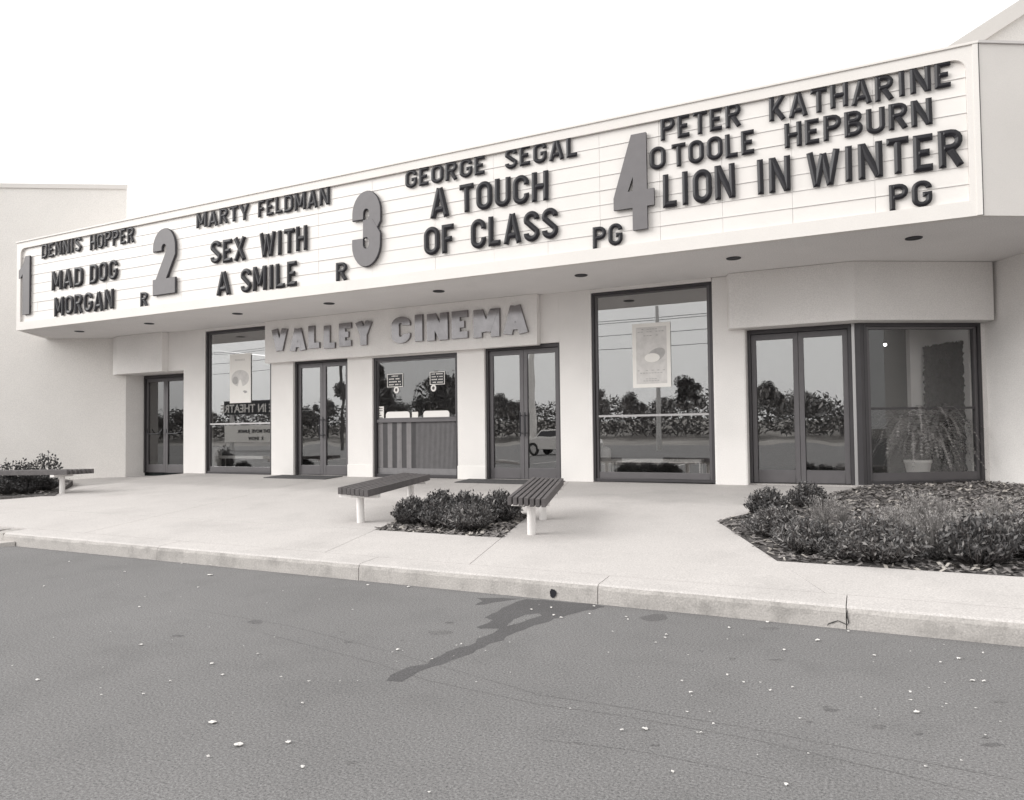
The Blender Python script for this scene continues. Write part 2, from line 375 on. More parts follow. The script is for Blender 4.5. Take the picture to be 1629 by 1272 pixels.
for b in ((407, 989, 14, 3.2), (283, 1011, 11, 2.2), (1397, 1155, 13, 4), (1322, 1129, 14, 2.6), (1314, 1124, 7, 1.6), (1578, 1184, 20, 3), (1568, 1173, 7, 2), (1225, 999, 17, 2.6), (1165, 1047, 6, 2), (1235, 1049, 13, 1.8), (553, 1021, 7, 1.6), (715, 990, 8, 1.5), (920, 1181, 7, 1.2), (1288, 1148, 7, 2), (1590, 1116, 14, 2), (1462, 1167, 9, 2.4), (700, 1006, 22, 4), (560, 1212, 13, 3), (1042, 1185, 9, 1.2), (545, 1005, 5, 1.4), (640, 1018, 4, 1.5), (1115, 1035, 6, 1.2)):
    blob(*b[:2], b[2]*.9, b[3]*.9, M['faint'] if (b[2] > 12 and b[0] not in (407, 1322, 1578)) or b[2] < 7 else M['oil'])
def tyre_line(pts, w):
    P = [onZ(x, y, .0006) for x, y in pts]; Q = []
    for a, b in zip(P, P[1:]):
        k = max(2, int((b-a).length/.1))
        for j in range(k): Q.append(a.lerp(b, j/k)+Vector((0, random.uniform(-.003, .003), 0)))
    Q.append(P[-1])
    o = ribbon('tyre_mark', Q, w, M['faint'], None, 'structure', z=True); fixn(o)
tyre_line([(420, 1007), (430, 1010), (600, 1055), (680, 1082), (860, 1120), (1000, 1140), (1200, 1176), (1420, 1228), (1560, 1262)], .005)
tyre_line([(300, 968), (460, 995), (620, 1036), (860, 1105), (1000, 1126), (1180, 1156), (1380, 1196), (1620, 1240)], .004)
tyre_line([(860, 1175), (1000, 1192), (1120, 1215), (1260, 1245)], .003)

# ---- litter on the road
def litter(x, y, w, h, big=False, lab=None):
    c = onZ(x, y, .006); e = onZ(x+w/2, y, .006); r = max(.007, (e-c).length*.72); u = onZ(x, y-h/2, .006); r2 = max(.006, min(r, (u-c).length))
    g = G(); n = 9; ph = random.random()*6
    top = [(r*cos(2*pi*i/n)*random.uniform(.65, 1.1), r2*sin(2*pi*i/n)*random.uniform(.65, 1.1), random.uniform(.001, .008)) for i in range(n)]
    mid = (0, 0, .008); bot = [(p[0], p[1], p[2]-.0015) for p in top]
    g.add([mid]+top+bot, [(0, 1+i, 1+(i+1) % n) for i in range(n)]+[(1+i, 1+n+i, 1+n+(i+1) % n, 1+(i+1) % n) for i in range(n)]+[tuple(range(2*n, n, -1))])
    o = g.build('litter_scrap', M['litter'], None, loc=(c.x, c.y, .004), rz=YAW)
    tag(o, lab or 'small flat scrap of white litter lying on the grey asphalt', 'litter', 'small scraps of white litter on the road')
LB = {(224, 1025): 'roundish white scrap on the asphalt at the left, well away from the kerb', (338, 1148): 'long crumpled white paper scrap on the asphalt at lower left',
      (379, 1184): 'largest pale torn paper scrap flat on the asphalt at lower left', (331, 1203): 'small curled ring of white litter below the torn paper scrap',
      (1099, 1101): 'upright oval white scrap in the middle of the right-hand asphalt', (1070, 1227): 'round pale scrap near the bottom edge of the asphalt',
      (1458, 1132): 'straight short white stick on the asphalt at lower right', (1251, 1247): 'pale round blot of gum at the bottom right of the asphalt',
      (893, 982): 'white scrap lying on the wet streak under the kerb drain', (1221, 989): 'white scrap against the foot of the kerb left of its crack'}
for x, y, w, h in ((224, 1025, 9, 7), (337, 1055, 9, 3), (354, 1073, 8, 3), (410, 1040, 8, 3), (338, 1148, 19, 5), (379, 1184, 22, 7), (331, 1203, 7, 7), (459, 1180, 14, 3), (482, 1219, 10, 3), (60, 1081, 9, 3), (228, 1104, 7, 3), (334, 914, 12, 3), (338, 898, 16, 3), (289, 896, 5, 3), (481, 1118, 7, 3), (271, 1083, 5, 3), (633, 1033, 9, 3), (1099, 1101, 8, 9), (1070, 1227, 9, 10), (989, 1161, 10, 3), (1026, 1159, 14, 3), (893, 982, 8, 4), (945, 964, 7, 4), (1060, 1009, 7, 3), (1058, 1014, 7, 3), (1160, 998, 7, 3), (1135, 1151, 7, 3), (1221, 989, 8, 4), (1301, 1018, 12, 3), (1391, 1042, 8, 4), (1547, 1082, 12, 3), (1458, 1132, 13, 3), (1251, 1247, 9, 9), (1261, 1093, 7, 3), (1225, 1098, 8, 3), (1247, 1033, 8, 3), (1350, 1004, 8, 2.5), (1378, 1001, 10, 3), (1525, 1047, 9, 2.5), (315, 934, 5, 3), (585, 930, 7, 3), (877, 966, 5, 3), (881, 978, 7, 2.5), (938, 976, 6, 2), (1157, 1073, 6, 3), (996, 981, 6, 3), (1565, 1083, 8, 2), (845, 969, 7, 2.5), (1043, 1022, 4, 2), (999, 985, 5, 2.5), (650, 933, 8, 4), (198, 909, 5, 3), (109, 873, 5, 3), (1183, 1085, 4, 3), (734, 1024, 5, 2.5), (110, 893, 4, 3), (1085, 1083, 5, 2.5), (1496, 1053, 4, 4), (1448, 1100, 3, 3), (1564, 1038, 5, 2.5), (222, 965, 5, 2.5), (70, 932, 5, 3), (1115, 1165, 6, 3)):
    litter(x, y, w, h, lab=LB.get((x, y)))
g = G()
for i in range(90):
    x = random.uniform(10, 1620); t = abs(random.gauss(0, .35)); y = 868+.101*(x-49)+6+t*300
    if y > 1265: continue
    c = onZ(x, y, .004); r = random.uniform(.004, .010); a = random.random()*6
    g.add([(c.x+r*cos(a+k*2.1)*random.uniform(.6, 1.4), c.y+r*sin(a+k*2.1), .0045) for k in range(3)], [(0, 1, 2)])
tag(g.build('road_specks', M['litter']), 'tiny white specks strewn over the asphalt near the kerb', 'specks', kind='stuff')

# ================================================================== BUILDING
B = empty('cinema_building', (0, 0, 0), label='long white stuccoed cinema building with glass doors under a flat canopy', cat='building')
F = 11.9; FB = F+.24; FL = .455; SO = 3.8; HD = 2.92
st = M['stucco']
def wall(name, x0, x1, z0, z1, y0=F, y1=FB, m=st, bevel=.006): return box(name, m, B, x0, x1, y0, y1, z0, z1, bevel)
lw = -13.74
wall('pier', -14.45, lw, .3, SO)
wall('lintel', -16.95, -14.45, 2.87, SO)
wall('pier', -11.70, -11.07, .3, SO); wall('lintel', -11.07, -9.6, HD, SO)
wall('pier', -9.6, -8.97, .3, SO); wall('lintel', -8.97, -6.98, 2.86, SO)
wall('pier', -6.98, -6.39, .3, SO); wall('lintel', -6.39, -4.87, HD, SO)
wall('pier', -4.87, -4.27, .3, SO); wall('lintel', -4.27, -2.2, 3.74, SO); wall('lintel', lw, -11.70, 3.74, SO)
wall('pier', -2.2, -1.69, .3, SO, bevel=.03)
for a, b in ((-9.6, -8.97), (-6.98, -6.39)):
    box('plinth', M['white'], B, a-.006, b+.006, F-.012, F-.001, .35, .70, .004)
# name fascia and left box
box('sign_fascia', M['stucco'], B, -11.74, -5.24, F-.14, F-.002, 2.885, SO-.002, .008)
g = G(); g.prism([(-17.0, F-.002), (-16.62, F-.16), (-15.0, F-.16), (-14.98, F-.002)], 2.86, SO-.002); g.build('fascia_box', st, B, .008)
# left doorway reveals and doors
g = G(); g.prism([(-16.78, 12.1), (-16.66, 12.55), (-17.1, 12.75), (-17.3, 12.0)], .2, 2.87); g.build('door_reveal', st, B)
wall('door_reveal', -15.09, -14.45, .3, 2.868, 12.51, 12.7, bevel=0)
wall('doorway_ceiling', -16.95, -14.45, 2.872, 2.95, FB+.002, 12.7, bevel=0)
# right block fascia, in two directions
g = G(); g.prism([(-1.96, F-.001), (-1.90, 11.73), (-.11, 11.75), (-.11+1.87*1.0, 11.75+1.08), (1.62, 13.25), (-.2, 12.42), (-1.96, 12.42)], HD, SO-.002); g.build('corner_fascia', st, B, .012)
W0 = Vector((1.66, 13.12)); WD = Vector((.5, -.866))
g = G(); a = W0+WD*-.3; b = W0+WD*2.6; g.prism([a, b, b+Vector((.866, .5))*.3, a+Vector((.866, .5))*.3], .1, SO-.001); g.build('side_wall', st, B)
g = G(); g.prism([(1.60, 13.065), (1.70, 13.12), (1.60, 13.36), (1.47, 13.29)], .3, HD-.001); g.build('pier', st, B)
# low concrete curb below the corner glass
g = G(); g.prism([(-.13, 12.02), (-.05, 12.02), (1.66, 13.0), (1.60, 13.2), (-.1, 12.2)], .2, .475); g.build('window_curb', M['concrete'], B)
g = G(); g.prism([(-1.69, 12.02), (-.132, 12.02), (-.132, 12.4), (-1.69, 12.4)], .2, .468); g.build('threshold', M['concrete'], B)
g = G(); g.prism([(-14.4, 12.0), (-1.7, 12.0), (-.1, 12.3), (-.1, 12.42), (-14.4, 12.42)], .1, .4575); g.build('threshold', M['concrete'], B)

# canopy / soffit slab (also ceiling of the lobby)
MY = 9.92
sof = [(-17.62, MY+.102), (1.33, MY+.102), (3.0, 11.07), (1.85, 13.3), (4, 19), (-16.5, 19), (-17.3, 12.6), (-16.9, 12.05), (-18.6, 11.3)]
g = G(); g.prism(sof, SO, SO+.12); g.build('soffit', M['soffit'], B)
g = G(); g.prism([(-17.5, MY+.3), (1.2, MY+.3), (2.9, 11.2), (4, 19), (-16.5, 19), (-18.2, 11.2)], 5.45, 5.55); g.build('roof', M['stuccog'], B)
for (x, y) in ((130, 527), (240, 514.5), (381, 499), (523, 482), (696, 462), (922, 436), (1167, 410), (1454, 377)):
    p = onZ(x, y, SO); r = link('recessed_light', (lambda g: (g.lathe([(.07, -.002), (.088, -.012), (.1, -.012), (.105, -.002)], 24), g.lathe([(.0, -.003), (.08, -.003)], 24))[0] or g.mesh('recessed_light'))(G()), M['flange'], B, loc=(p.x, 10.70, SO))

# ---- windows and doors
def frame_rect(name, x0, x1, z0, z1, y0, y1, w, m, parent, wb=None, wt=None):
    wb = wb or w; wt = wt or w
    g = G(); g.box(x0, x0+w, y0, y1, z0, z1); g.box(x1-w, x1, y0, y1, z0, z1); g.box(x0+w, x1-w, y0, y1, z1-wt, z1); g.box(x0+w, x1-w, y0, y1, z0, z0+wb)
    return g.build(name, m, parent, .004)
def window(x0, x1, z0, z1, y, zm, gl='glass'):
    f = frame_rect('window', x0, x1, z0, z1, y, y+.12, .045, M['frame'], B)
    frame_rect('sash', x0+.046, x1-.046, z0+.046, z1-.046, y+.035, y+.10, .045, M['frame2'], f, wb=.11, wt=.03)
    box('pane', M[gl], f, x0+.06, x1-.06, y+.06, y+.066, z0+.12, z1-.07)
    box('glazing_bar', M['alu'], f, x0+.085, x1-.085, y+.035, y+.0585, zm-.017, zm+.017)
    return f
zb = onY(1040, 660, F).z
window(lw, -11.70, FL, 3.738, F+.03, zb); window(-4.27, -2.2, FL+.01, 3.738, F+.03, zb)
def leaf(x0, x1, z0, z1, y, d, gl, hside, handle=True, w=.075):
    o = frame_rect('door_leaf', x0, x1, z0, z1, y, y+.05, w, M['frame2'], d, wb=.20, wt=.09)
    box('pane', M[gl], d, x0+w-.01, x1-w+.01, y+.022, y+.028, z0+.19, z1-.08)
    if handle:
        hx = x1-.045 if hside > 0 else x0+.045
        g = G(); g.tube((hx, y-.06, z0+.78), (hx, y-.06, z0+1.22), .012); g.tube((hx, y-.06, z0+.84), (hx, y+.002, z0+.84), .009); g.tube((hx, y-.06, z0+1.16), (hx, y+.002, z0+1.16), .009)
        g.build('handle', M['handle'], d)
    return o
def door(x0, x1, z0, z1, y, gl='glassd', handle=True):
    g = G(); w = .05; g.box(x0, x0+w, y, y+.12, z0, z1); g.box(x1-w, x1, y, y+.12, z0, z1); g.box(x0+w, x1-w, y, y+.12, z1-.07, z1)
    d = g.build('double_door', M['frame'], B, .004); c = (x0+x1)/2
    leaf(x0+w+.004, c-.003, z0+.012, z1-.076, y+.04, d, gl, 1, handle); leaf(c+.003, x1-w-.004, z0+.012, z1-.076, y+.04, d, gl, -1, handle)
    return d
door(-11.07, -9.6, FL, HD, F+.06); door(-6.39, -4.87, FL, HD, F+.06)
door(-1.69, -.17, FL+.015, HD, 12.1, 'glassd', False)
d = door(-16.64, -15.10, .39, 2.865, 12.5, 'glassl', False)
for x0, x1 in ((-16.5, -15.93), (-15.80, -15.24)):
    g = G(); zz = 1.38; P = [(x0, 12.49, zz+.12), (x0+.05, 12.46, zz+.02), (x0+.12, 12.45, zz), (x1-.12, 12.45, zz), (x1-.05, 12.46, zz+.02), (x1, 12.49, zz+.12)]
    for a, b in zip(P, P[1:]): g.tube(a, b, .013)
    g.build('push_bar', M['handle'], d)
# corner post
g = G(); g.box(-.168, -.125, 12.085, 12.22, FL, HD-.002, 0); g.build('corner_trim', M['alu'], B, .004)
g = G(); g.prism([(-.122, 12.08), (-.05, 12.08), (-.005, 12.11), (-.05, 12.24), (-.122, 12.24)], .46, HD-.002); g.build('corner_post', M['frame'], B, .004)
# corner glass on the second direction
cw0 = Vector((-.003, 12.115)); cwL = 1.86
cwm = Matrix.Translation((cw0.x, cw0.y, 0)) @ Matrix.Rotation(DB, 4, 'Z')
g = G(); cf = frame_rect('window', 0, cwL, .478, HD-.003, 0, .12, .05, M['frame'], B); cf.matrix_world = cwm
frame_rect('sash', .051, cwL-.051, .53, HD-.055, .03, .1, .05, M['frame2'], cf, wb=.12, wt=.04)
box('pane', M['glassc'], cf, .07, cwL-.07, .06, .066, .6, HD-.08)
zc = onL(1450, 649, (cw0.x, cw0.y), DB).z
box('glazing_bar', M['frame'], cf, .1, cwL-.1, .035, .0585, zc-.017, zc+.017)

# ---- ticket window
tx0, tx1 = -8.97, -6.98; ty = F+.05
zt = onY(660, 668.5, F).z
tf = frame_rect('ticket_window', tx0, tx1, FL, 2.858, ty, ty+.12, .06, M['frame'], B)
frame_rect('sash', tx0+.061, tx1-.061, zt+.03, 2.797, ty+.03, ty+.09, .03, M['frame2'], tf)
box('counter_rail', M['frame2'], tf, tx0+.061, tx1-.061, ty+.01, ty+.10, zt-.03, zt+.028, .004)
TP = ty+.055
hs = []
for (x0, x1, y0, y1) in ((614.5, 653, 654, 667), (674, 716, 652.5, 665.5)):
    a = onY(x0, (y0+y1)/2, TP); b = onY(x1, (y0+y1)/2, TP); top = onY((x0+x1)/2, y0, TP).z
    hs.append((a.x, b.x, top))
ptop = 2.79
outer = [(tx0+.08, zt+.03)]
for a, b, t in hs:
    r = .07; outer += [(a, zt+.03), (a, t-r)]+[(a+r-r*cos(k*pi/12), t-r+r*sin(k*pi/12)) for k in range(1, 6)]+[(a+r, t), (b-r, t)]+[(b-r+r*sin(k*pi/12), t-r+r*cos(k*pi/12)) for k in range(1, 6)]+[(b, t-r), (b, zt+.03)]
outer += [(tx1-.08, zt+.03), (tx1-.08, ptop), (tx0+.08, ptop)]
holes = []
for (x, y) in ((631, 620), (690, 617)):
    c = onY(x, y, TP); holes.append([(c.x+.035*cos(-k*pi/8), c.z+.035*sin(-k*pi/8)) for k in range(16)])
o = ring_solid(outer, holes, TP, TP+.006).build('pane', M['glasst'], tf); fixn(o)
for i, (a, b, t) in enumerate(hs):   # white trays closing the openings
    q = rrect(a+.004, b-.004, zt+.031, t-.006, .065, corners=(0, 0, 1, 1))
    fixn(ring_solid(q, [], TP-.02, TP-.012).build('tray_shutter', M['white'], tf))
for c in holes:
    cx = sum(p[0] for p in c)/16; cz = sum(p[1] for p in c)/16
    fixn(ring_solid([(cx+.062*cos(k*pi/12), cz+.068*sin(k*pi/12)) for k in range(24)], [[(cx+.030*cos(-k*pi/8), cz+.034*sin(-k*pi/8)) for k in range(16)]], TP-.012, TP-.001).build('speaking_ring', M['white'], tf))
    g = G(); g.box(cx-.03, cx+.03, TP+.03, TP+.034, cz-.033, cz+.033); g.build('speaking_baffle', M['ink1'], tf)
# ribbed panel below
g = G(); x = tx0+.065; i = 0; pitch = .0285
while x+pitch < tx1-.062:
    if i < 32: mi = 0 if (i//4) % 2 == 1 else 1  # alternating groups paint reflection stripes into the colour of the left ribs
    else: mi = 2 if (i//5) % 2 else (0 if i % 9 == 3 else 2)
    g.add([(x, ty+.075, FL+.18), (x+.006, ty+.05, FL+.18), (x+pitch-.010, ty+.05, FL+.18), (x+pitch-.003, ty+.075, FL+.18), (x, ty+.075, zt-.032), (x+.006, ty+.05, zt-.032), (x+pitch-.010, ty+.05, zt-.032), (x+pitch-.003, ty+.075, zt-.032)],
          [(0, 1, 5, 4), (1, 2, 6, 5), (2, 3, 7, 6)], mi)
    x += pitch; i += 1
o = g.build('rib', [M['ribd'], M['ribl'], M['ribm']], tf); o['kind'] = 'stuff'
box('rib_backing', M['ribd'], tf, tx0+.062, tx1-.062, ty+.076, ty+.1, FL+.06, zt-.032)
box('kick_panel', M['ribm'], tf, tx0+.062, tx1-.062, ty+.04, ty+.074, FL+.06, FL+.178, .003)

# interior
def rm(name, m, poly, z0, z1): g = G(); g.prism(poly, z0, z1); return g.build(name, m, B)
rm('lobby_floor', M['carpet'], [(-17, 12.72), (-14.38, 12.72), (-14.38, 12.43), (2.2, 12.43), (2.2, 18), (-17, 18)], .30, .452)
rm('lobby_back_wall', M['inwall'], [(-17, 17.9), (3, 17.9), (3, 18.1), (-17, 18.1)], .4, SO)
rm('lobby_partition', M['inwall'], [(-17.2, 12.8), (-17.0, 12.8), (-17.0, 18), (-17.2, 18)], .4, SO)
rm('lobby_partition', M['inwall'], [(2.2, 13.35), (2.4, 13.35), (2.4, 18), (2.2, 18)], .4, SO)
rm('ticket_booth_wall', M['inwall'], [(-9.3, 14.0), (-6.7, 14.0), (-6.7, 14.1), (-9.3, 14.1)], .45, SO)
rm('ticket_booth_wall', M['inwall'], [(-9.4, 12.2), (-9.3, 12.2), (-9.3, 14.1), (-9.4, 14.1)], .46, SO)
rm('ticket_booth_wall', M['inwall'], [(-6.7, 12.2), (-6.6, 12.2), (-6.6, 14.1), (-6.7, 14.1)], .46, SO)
# display niche behind the corner glass: a pale wall with a shaggy dark hanging
nb = Vector(cw0)+Vector((-sin(DB), cos(DB)))*.95
def nl(x, y): return onL(x, y, (nb.x, nb.y), DB)
u = Vector((cos(DB), sin(DB), 0))
def npoly(xa, xb, off, th):
    nn = Vector((-sin(DB), cos(DB), 0)); a = nl(xa, 650)-nn*off; b = nl(xb, 650)-nn*off; return [a, b, b+nn*th, a+nn*th]
rm('display_wall', M['inlight'], npoly(1450, 1600, 0, .1), .45, SO-.01)
g = G(); n = 44; a = nl(1467, 650); b = nl(1531, 650); zt0 = nl(1467, 552).z; zt1 = nl(1531, 542).z; nn = Vector((-sin(DB), cos(DB), 0))
P = []; 
for i in range(n+1):
    t = i/n; q = a.lerp(b, t); P.append((t, q))
rows = 60; vs = []
for r in range(rows+1):
    for i in range(n+1):
        t, q = P[i]; top = zt0+(zt1-zt0)*t; z = top+(.52-top)*r/rows
        e = .02 if (i in (0, n) or r in (0, rows)) else .012
        w = q-nn*(.05+.03*random.random()+.02*sin(t*25))+u*random.uniform(-e, e); vs.append((w.x, w.y, z+random.uniform(-e, e)))
g.add(vs, [(r*(n+1)+i, (r+1)*(n+1)+i, (r+1)*(n+1)+i+1, r*(n+1)+i+1) for r in range(rows) for i in range(n)])
tag(g.build('wall_hanging', M['curtain']), 'dark shaggy fibre hanging with ragged edges on the pale wall behind the corner glass', 'wall hanging')

# ---- door mats
for (x0, x1, lab) in ((-11.35, -9.7, 'dark door mat at the glass doors left of the ticket window'), (-6.72, -4.78, 'dark door mat at the glass doors right of the ticket window')):
    g = G(); g.prism([(x0, 11.32), (x1, 11.32), (x1, 11.86), (x0, 11.86)], lambda x, y: gz(x, y)+.001, lambda x, y: gz(x, y)+.014)
    o = g.build('door_mat', M['mat_'], None, .003); tag(o, lab, 'door mat', 'door mats')

# ================================================================== MARQUEE
Q = empty('marquee_sign', (0, 0, 0), label='long white changeable-letter marquee listing four films above the entrance', cat='marquee')
X0, X1, Z0, Z1 = -17.59, 1.28, 3.8, 5.83
ix0, ix1, iz0, iz1 = -17.45, 1.16, 3.985, 5.69
fr = ring_solid([(X0, Z0), (X1, Z0), (X1, Z1), (X0, Z1)], [rrect(ix0, ix1, iz0, iz1, .14, corners=(0, 0, 1, 1))[::-1]], MY, MY+.10)
fixn(fr.build('case_frame', M['case'], Q))
box('backing', M['track'], Q, X0+.02, X1-.02, MY+.101, MY+.30, Z0+.125, Z1-.001)
nrow = 8; rh = (iz1-iz0)/nrow
seams = [ix0]+[onY(x, 400, MY).x for x in (57, 112, 166, 223, 286, 352, 424, 504, 590, 690, 784, 870, 954, 1050, 1150, 1262, 1395)]+[ix1]
seams = sorted(seams)
strip_cache = {}
for r in range(nrow):
    z0 = iz0+r*rh
    for a, b in zip(seams, seams[1:]):
        w = b-a; key = round(w, 3)
        if key not in strip_cache:
            g = G(); g.box(0.0012, w-.0012, -.0, .03, .004, rh-.004); strip_cache[key] = g.mesh('panel', .002)
        link('panel', strip_cache[key], M['face'], Q, loc=(a, MY+.045+random.uniform(0, .004), z0))
trk = G(); trk.box(0, ix1-ix0, -.006, .02, -.0045, .0045); trm = trk.mesh('letter_track', .002)
for r in range(1, nrow): link('letter_track', trm, M['track'], Q, loc=(ix0, MY+.044, iz0+r*rh))
# trim caps on the top edge and corner trim
box('top_cap', M['case'], Q, X0-.02, X1+.012, MY-.02, MY+.33, Z1, Z1+.03, .004)
box('corner_trim', M['case'], Q, X1-.055, X1+.004, MY-.012, MY-.0005, Z0+.002, Z1-.001, .003)
box('corner_seam', M['numside'], Q, X1+.0045, X1+.013, MY-.006, MY+.05, Z0+.002, Z1-.002)
# right return in the second direction, left return
a = Vector((X1+.0, MY)); b = a+Vector((cos(DB), sin(DB)))*2.2
g = G(); g.prism([a+Vector((.014, .004)), b, b+Vector((-.03, .05)), a+Vector((-.02, .05))], Z0-.008, Z1-.001); g.build('return_panel', M['case'], Q)
g = G(); g.prism([a+Vector((.014, -.02)), b+Vector((.01, -.02)), b+Vector((-.15, .3)), a+Vector((-.08, .3))], Z1+.0005, Z1+.031); g.build('top_cap', M['track'], Q)
g = G(); g.prism([(X0, MY+.101), (X0-.82, MY+1.36), (X0-.77, MY+1.38), (X0+.05, MY+.101)], Z0-.008, Z1); g.build('return_panel', M['case'], Q)

# ---- stroke font: every glyph is a set of centre lines; the letter is swept with a raised ridge
def arc(cx, cz, rx, rz, a0, a1, n=7): return [(cx+rx*cos(radians(a0+(a1-a0)*i/n)), cz+rz*sin(radians(a0+(a1-a0)*i/n))) for i in range(n+1)]
def glyph(ch, w, t):
    m = t/2; L, Rt, Bt, T = m, w-m, m, 1-m; cx = w/2; r = min((w-t)/2, .26)
    loop = lambda x0, x1, z0, z1, rr: arc(x1-rr, z1-rr, rr, rr, 0, 90)+arc(x0+rr, z1-rr, rr, rr, 90, 180)+arc(x0+rr, z0+rr, rr, rr, 180, 270)+arc(x1-rr, z0+rr, rr, rr, 270, 360)
    D = {
     'A': [([(L-.01, 0), (cx-.01, .985)], 0), ([(Rt+.01, 0), (cx+.01, .985)], 0), ([(L+.07, .27), (Rt-.07, .27)], 0)],
     'B': [([(L, 0), (L, 1)], 0), ([(L, T), (Rt-.2, T)]+arc(Rt-.2, .75, .17, T-.75, 90, -90)+[(L, 1.5-T)], 0), ([(L, .5), (Rt-.2, .5)]+arc(Rt-.2, .25+m/2, .2, .25-m/2, 90, -90)+[(L, Bt)], 0)],
     'C': [(arc(Rt-r, T-r, r, r, -15, 90)+arc(L+r, T-r, r, r, 90, 180)+arc(L+r, Bt+r, r, r, 180, 270)+arc(Rt-r, Bt+r, r, r, 270, 375), 0)],
     'D': [([(L, T), (Rt-r, T)]+arc(Rt-r, T-r, r, r, 90, 0)+arc(Rt-r, Bt+r, r, r, 0, -90)+[(L, Bt)], 1)],
     'E': [([(Rt+m*.6, T), (L, T), (L, Bt), (Rt+m*.6, Bt)], 0), ([(L, .5), (Rt-.02, .5)], 0)],
     'F': [([(Rt+m*.6, T), (L, T), (L, 0)], 0), ([(L, .48), (Rt-.02, .48)], 0)],
     'G': [(arc(Rt-r, T-r, r, r, 0, 90)+arc(L+r, T-r, r, r, 90, 180)+arc(L+r, Bt+r, r, r, 180, 270)+arc(Rt-r, Bt+r, r, r, 270, 360)+[(Rt, .46), (cx+.02, .46)], 0)],
     'H': [([(L, 0), (L, 1)], 0), ([(Rt, 0), (Rt, 1)], 0), ([(L, .5), (Rt, .5)], 0)],
     'I': [([(cx, 0), (cx, 1)], 0)],
     'K': [([(L, 0), (L, 1)], 0), ([(L+.02, .36), (Rt-.01, 1)], 0), ([(L+.13, .52), (Rt+.01, 0)], 0)],
     'L': [([(L, 1), (L, Bt), (Rt+m*.6, Bt)], 0)],
     'M': [([(L, 0), (L, 1)], 0), ([(Rt, 0), (Rt, 1)], 0), ([(L+.02, .97), (cx, .2)], 0), ([(Rt-.02, .97), (cx, .2)], 0)],
     'N': [([(L, 0), (L, 1)], 0), ([(Rt, 0), (Rt, 1)], 0), ([(L+.02, .97), (Rt-.02, .03)], 0)],
     'O': [(loop(L, Rt, Bt, T, r), 1)],
     'P': [([(L, 0), (L, 1)], 0), ([(L, T), (Rt-.2, T)]+arc(Rt-.2, .70, .2, T-.70, 90, -90)+[(L, 1.4-T)], 0)],
     'R': [([(L, 0), (L, 1)], 0), ([(L, T), (Rt-.2, T)]+arc(Rt-.2, .71, .19, T-.71, 90, -90)+[(L, 1.42-T)], 0), ([(cx-.02, .47), (Rt+.01, 0)], 0)],
     'S': [(arc(Rt-r, T-r*.9, r, r*.9, -5, 90)+arc(L+r, T-r*.9, r, r*.9, 90, 200)+[(cx, .5)]+arc(Rt-r, Bt+r*.9, r, r*.9, 20, -90)+arc(L+r, Bt+r*.9, r, r*.9, 270, 175), 0)],
     'T': [([(0, T), (w, T)], 0), ([(cx, 0), (cx, T)], 0)],
     'U': [([(L, 1), (L, Bt+r)]+arc(L+r, Bt+r, r, r, 180, 270)+arc(Rt-r, Bt+r, r, r, 270, 360)+[(Rt, 1)], 0)],
     'V': [([(L-.01, 1), (cx-.01, .02)], 0), ([(Rt+.01, 1), (cx+.01, .02)], 0)],
     'W': [([(L-.02, 1), (w*.29, .0)], 0), ([(cx, .92), (w*.29, .0)], 0), ([(cx, .92), (w*.71, .0)], 0), ([(Rt+.02, 1), (w*.71, .0)], 0)],
     'X': [([(L-.02, 0), (Rt+.02, 1)], 0), ([(L-.02, 1), (Rt+.02, 0)], 0)],
     'Y': [([(L-.01, 1), (cx, .42)], 0), ([(Rt+.01, 1), (cx, .42)], 0), ([(cx, 0), (cx, .5)], 0)],
     '1': [([(w*.34, .70), (w*.42, .78), (w*.75, .93)], 0), ([(w-m, 0), (w-m, 1)], 0)],
     '2': [([(L, .66), (L, T-r)]+arc(L+r, T-r, r, r, 180, 90)+arc(Rt-r, T-r, r, r, 90, 0)+[(Rt, .62), (L+.03, .14)], 0), ([(0, Bt), (w, Bt)], 0)],
     '3': [([(L, .62), (L, T-r)]+arc(L+r, T-r, r, r, 180, 90)+arc(Rt-r, T-r, r, r, 90, 0)+[(Rt, .62), (Rt-.10, .5)], 0), ([(cx-.07, .5), (Rt-.1, .5), (Rt, .38), (Rt, Bt+r)]+arc(Rt-r, Bt+r, r, r, 0, -90)+arc(L+r, Bt+r, r, r, 270, 180)+[(L, .38)], 0)],
    }
    return D[ch]
WID = {'I': .30, 'M': .74, 'W': .88, 'N': .64, '1': .30, 'L': .50, 'E': .52, 'F': .5, 'J': .5, 'T': .56, 'A': .66, 'V': .66, 'O': .62, 'G': .62, 'C': .6, 'Y': .62, 'S': .58}
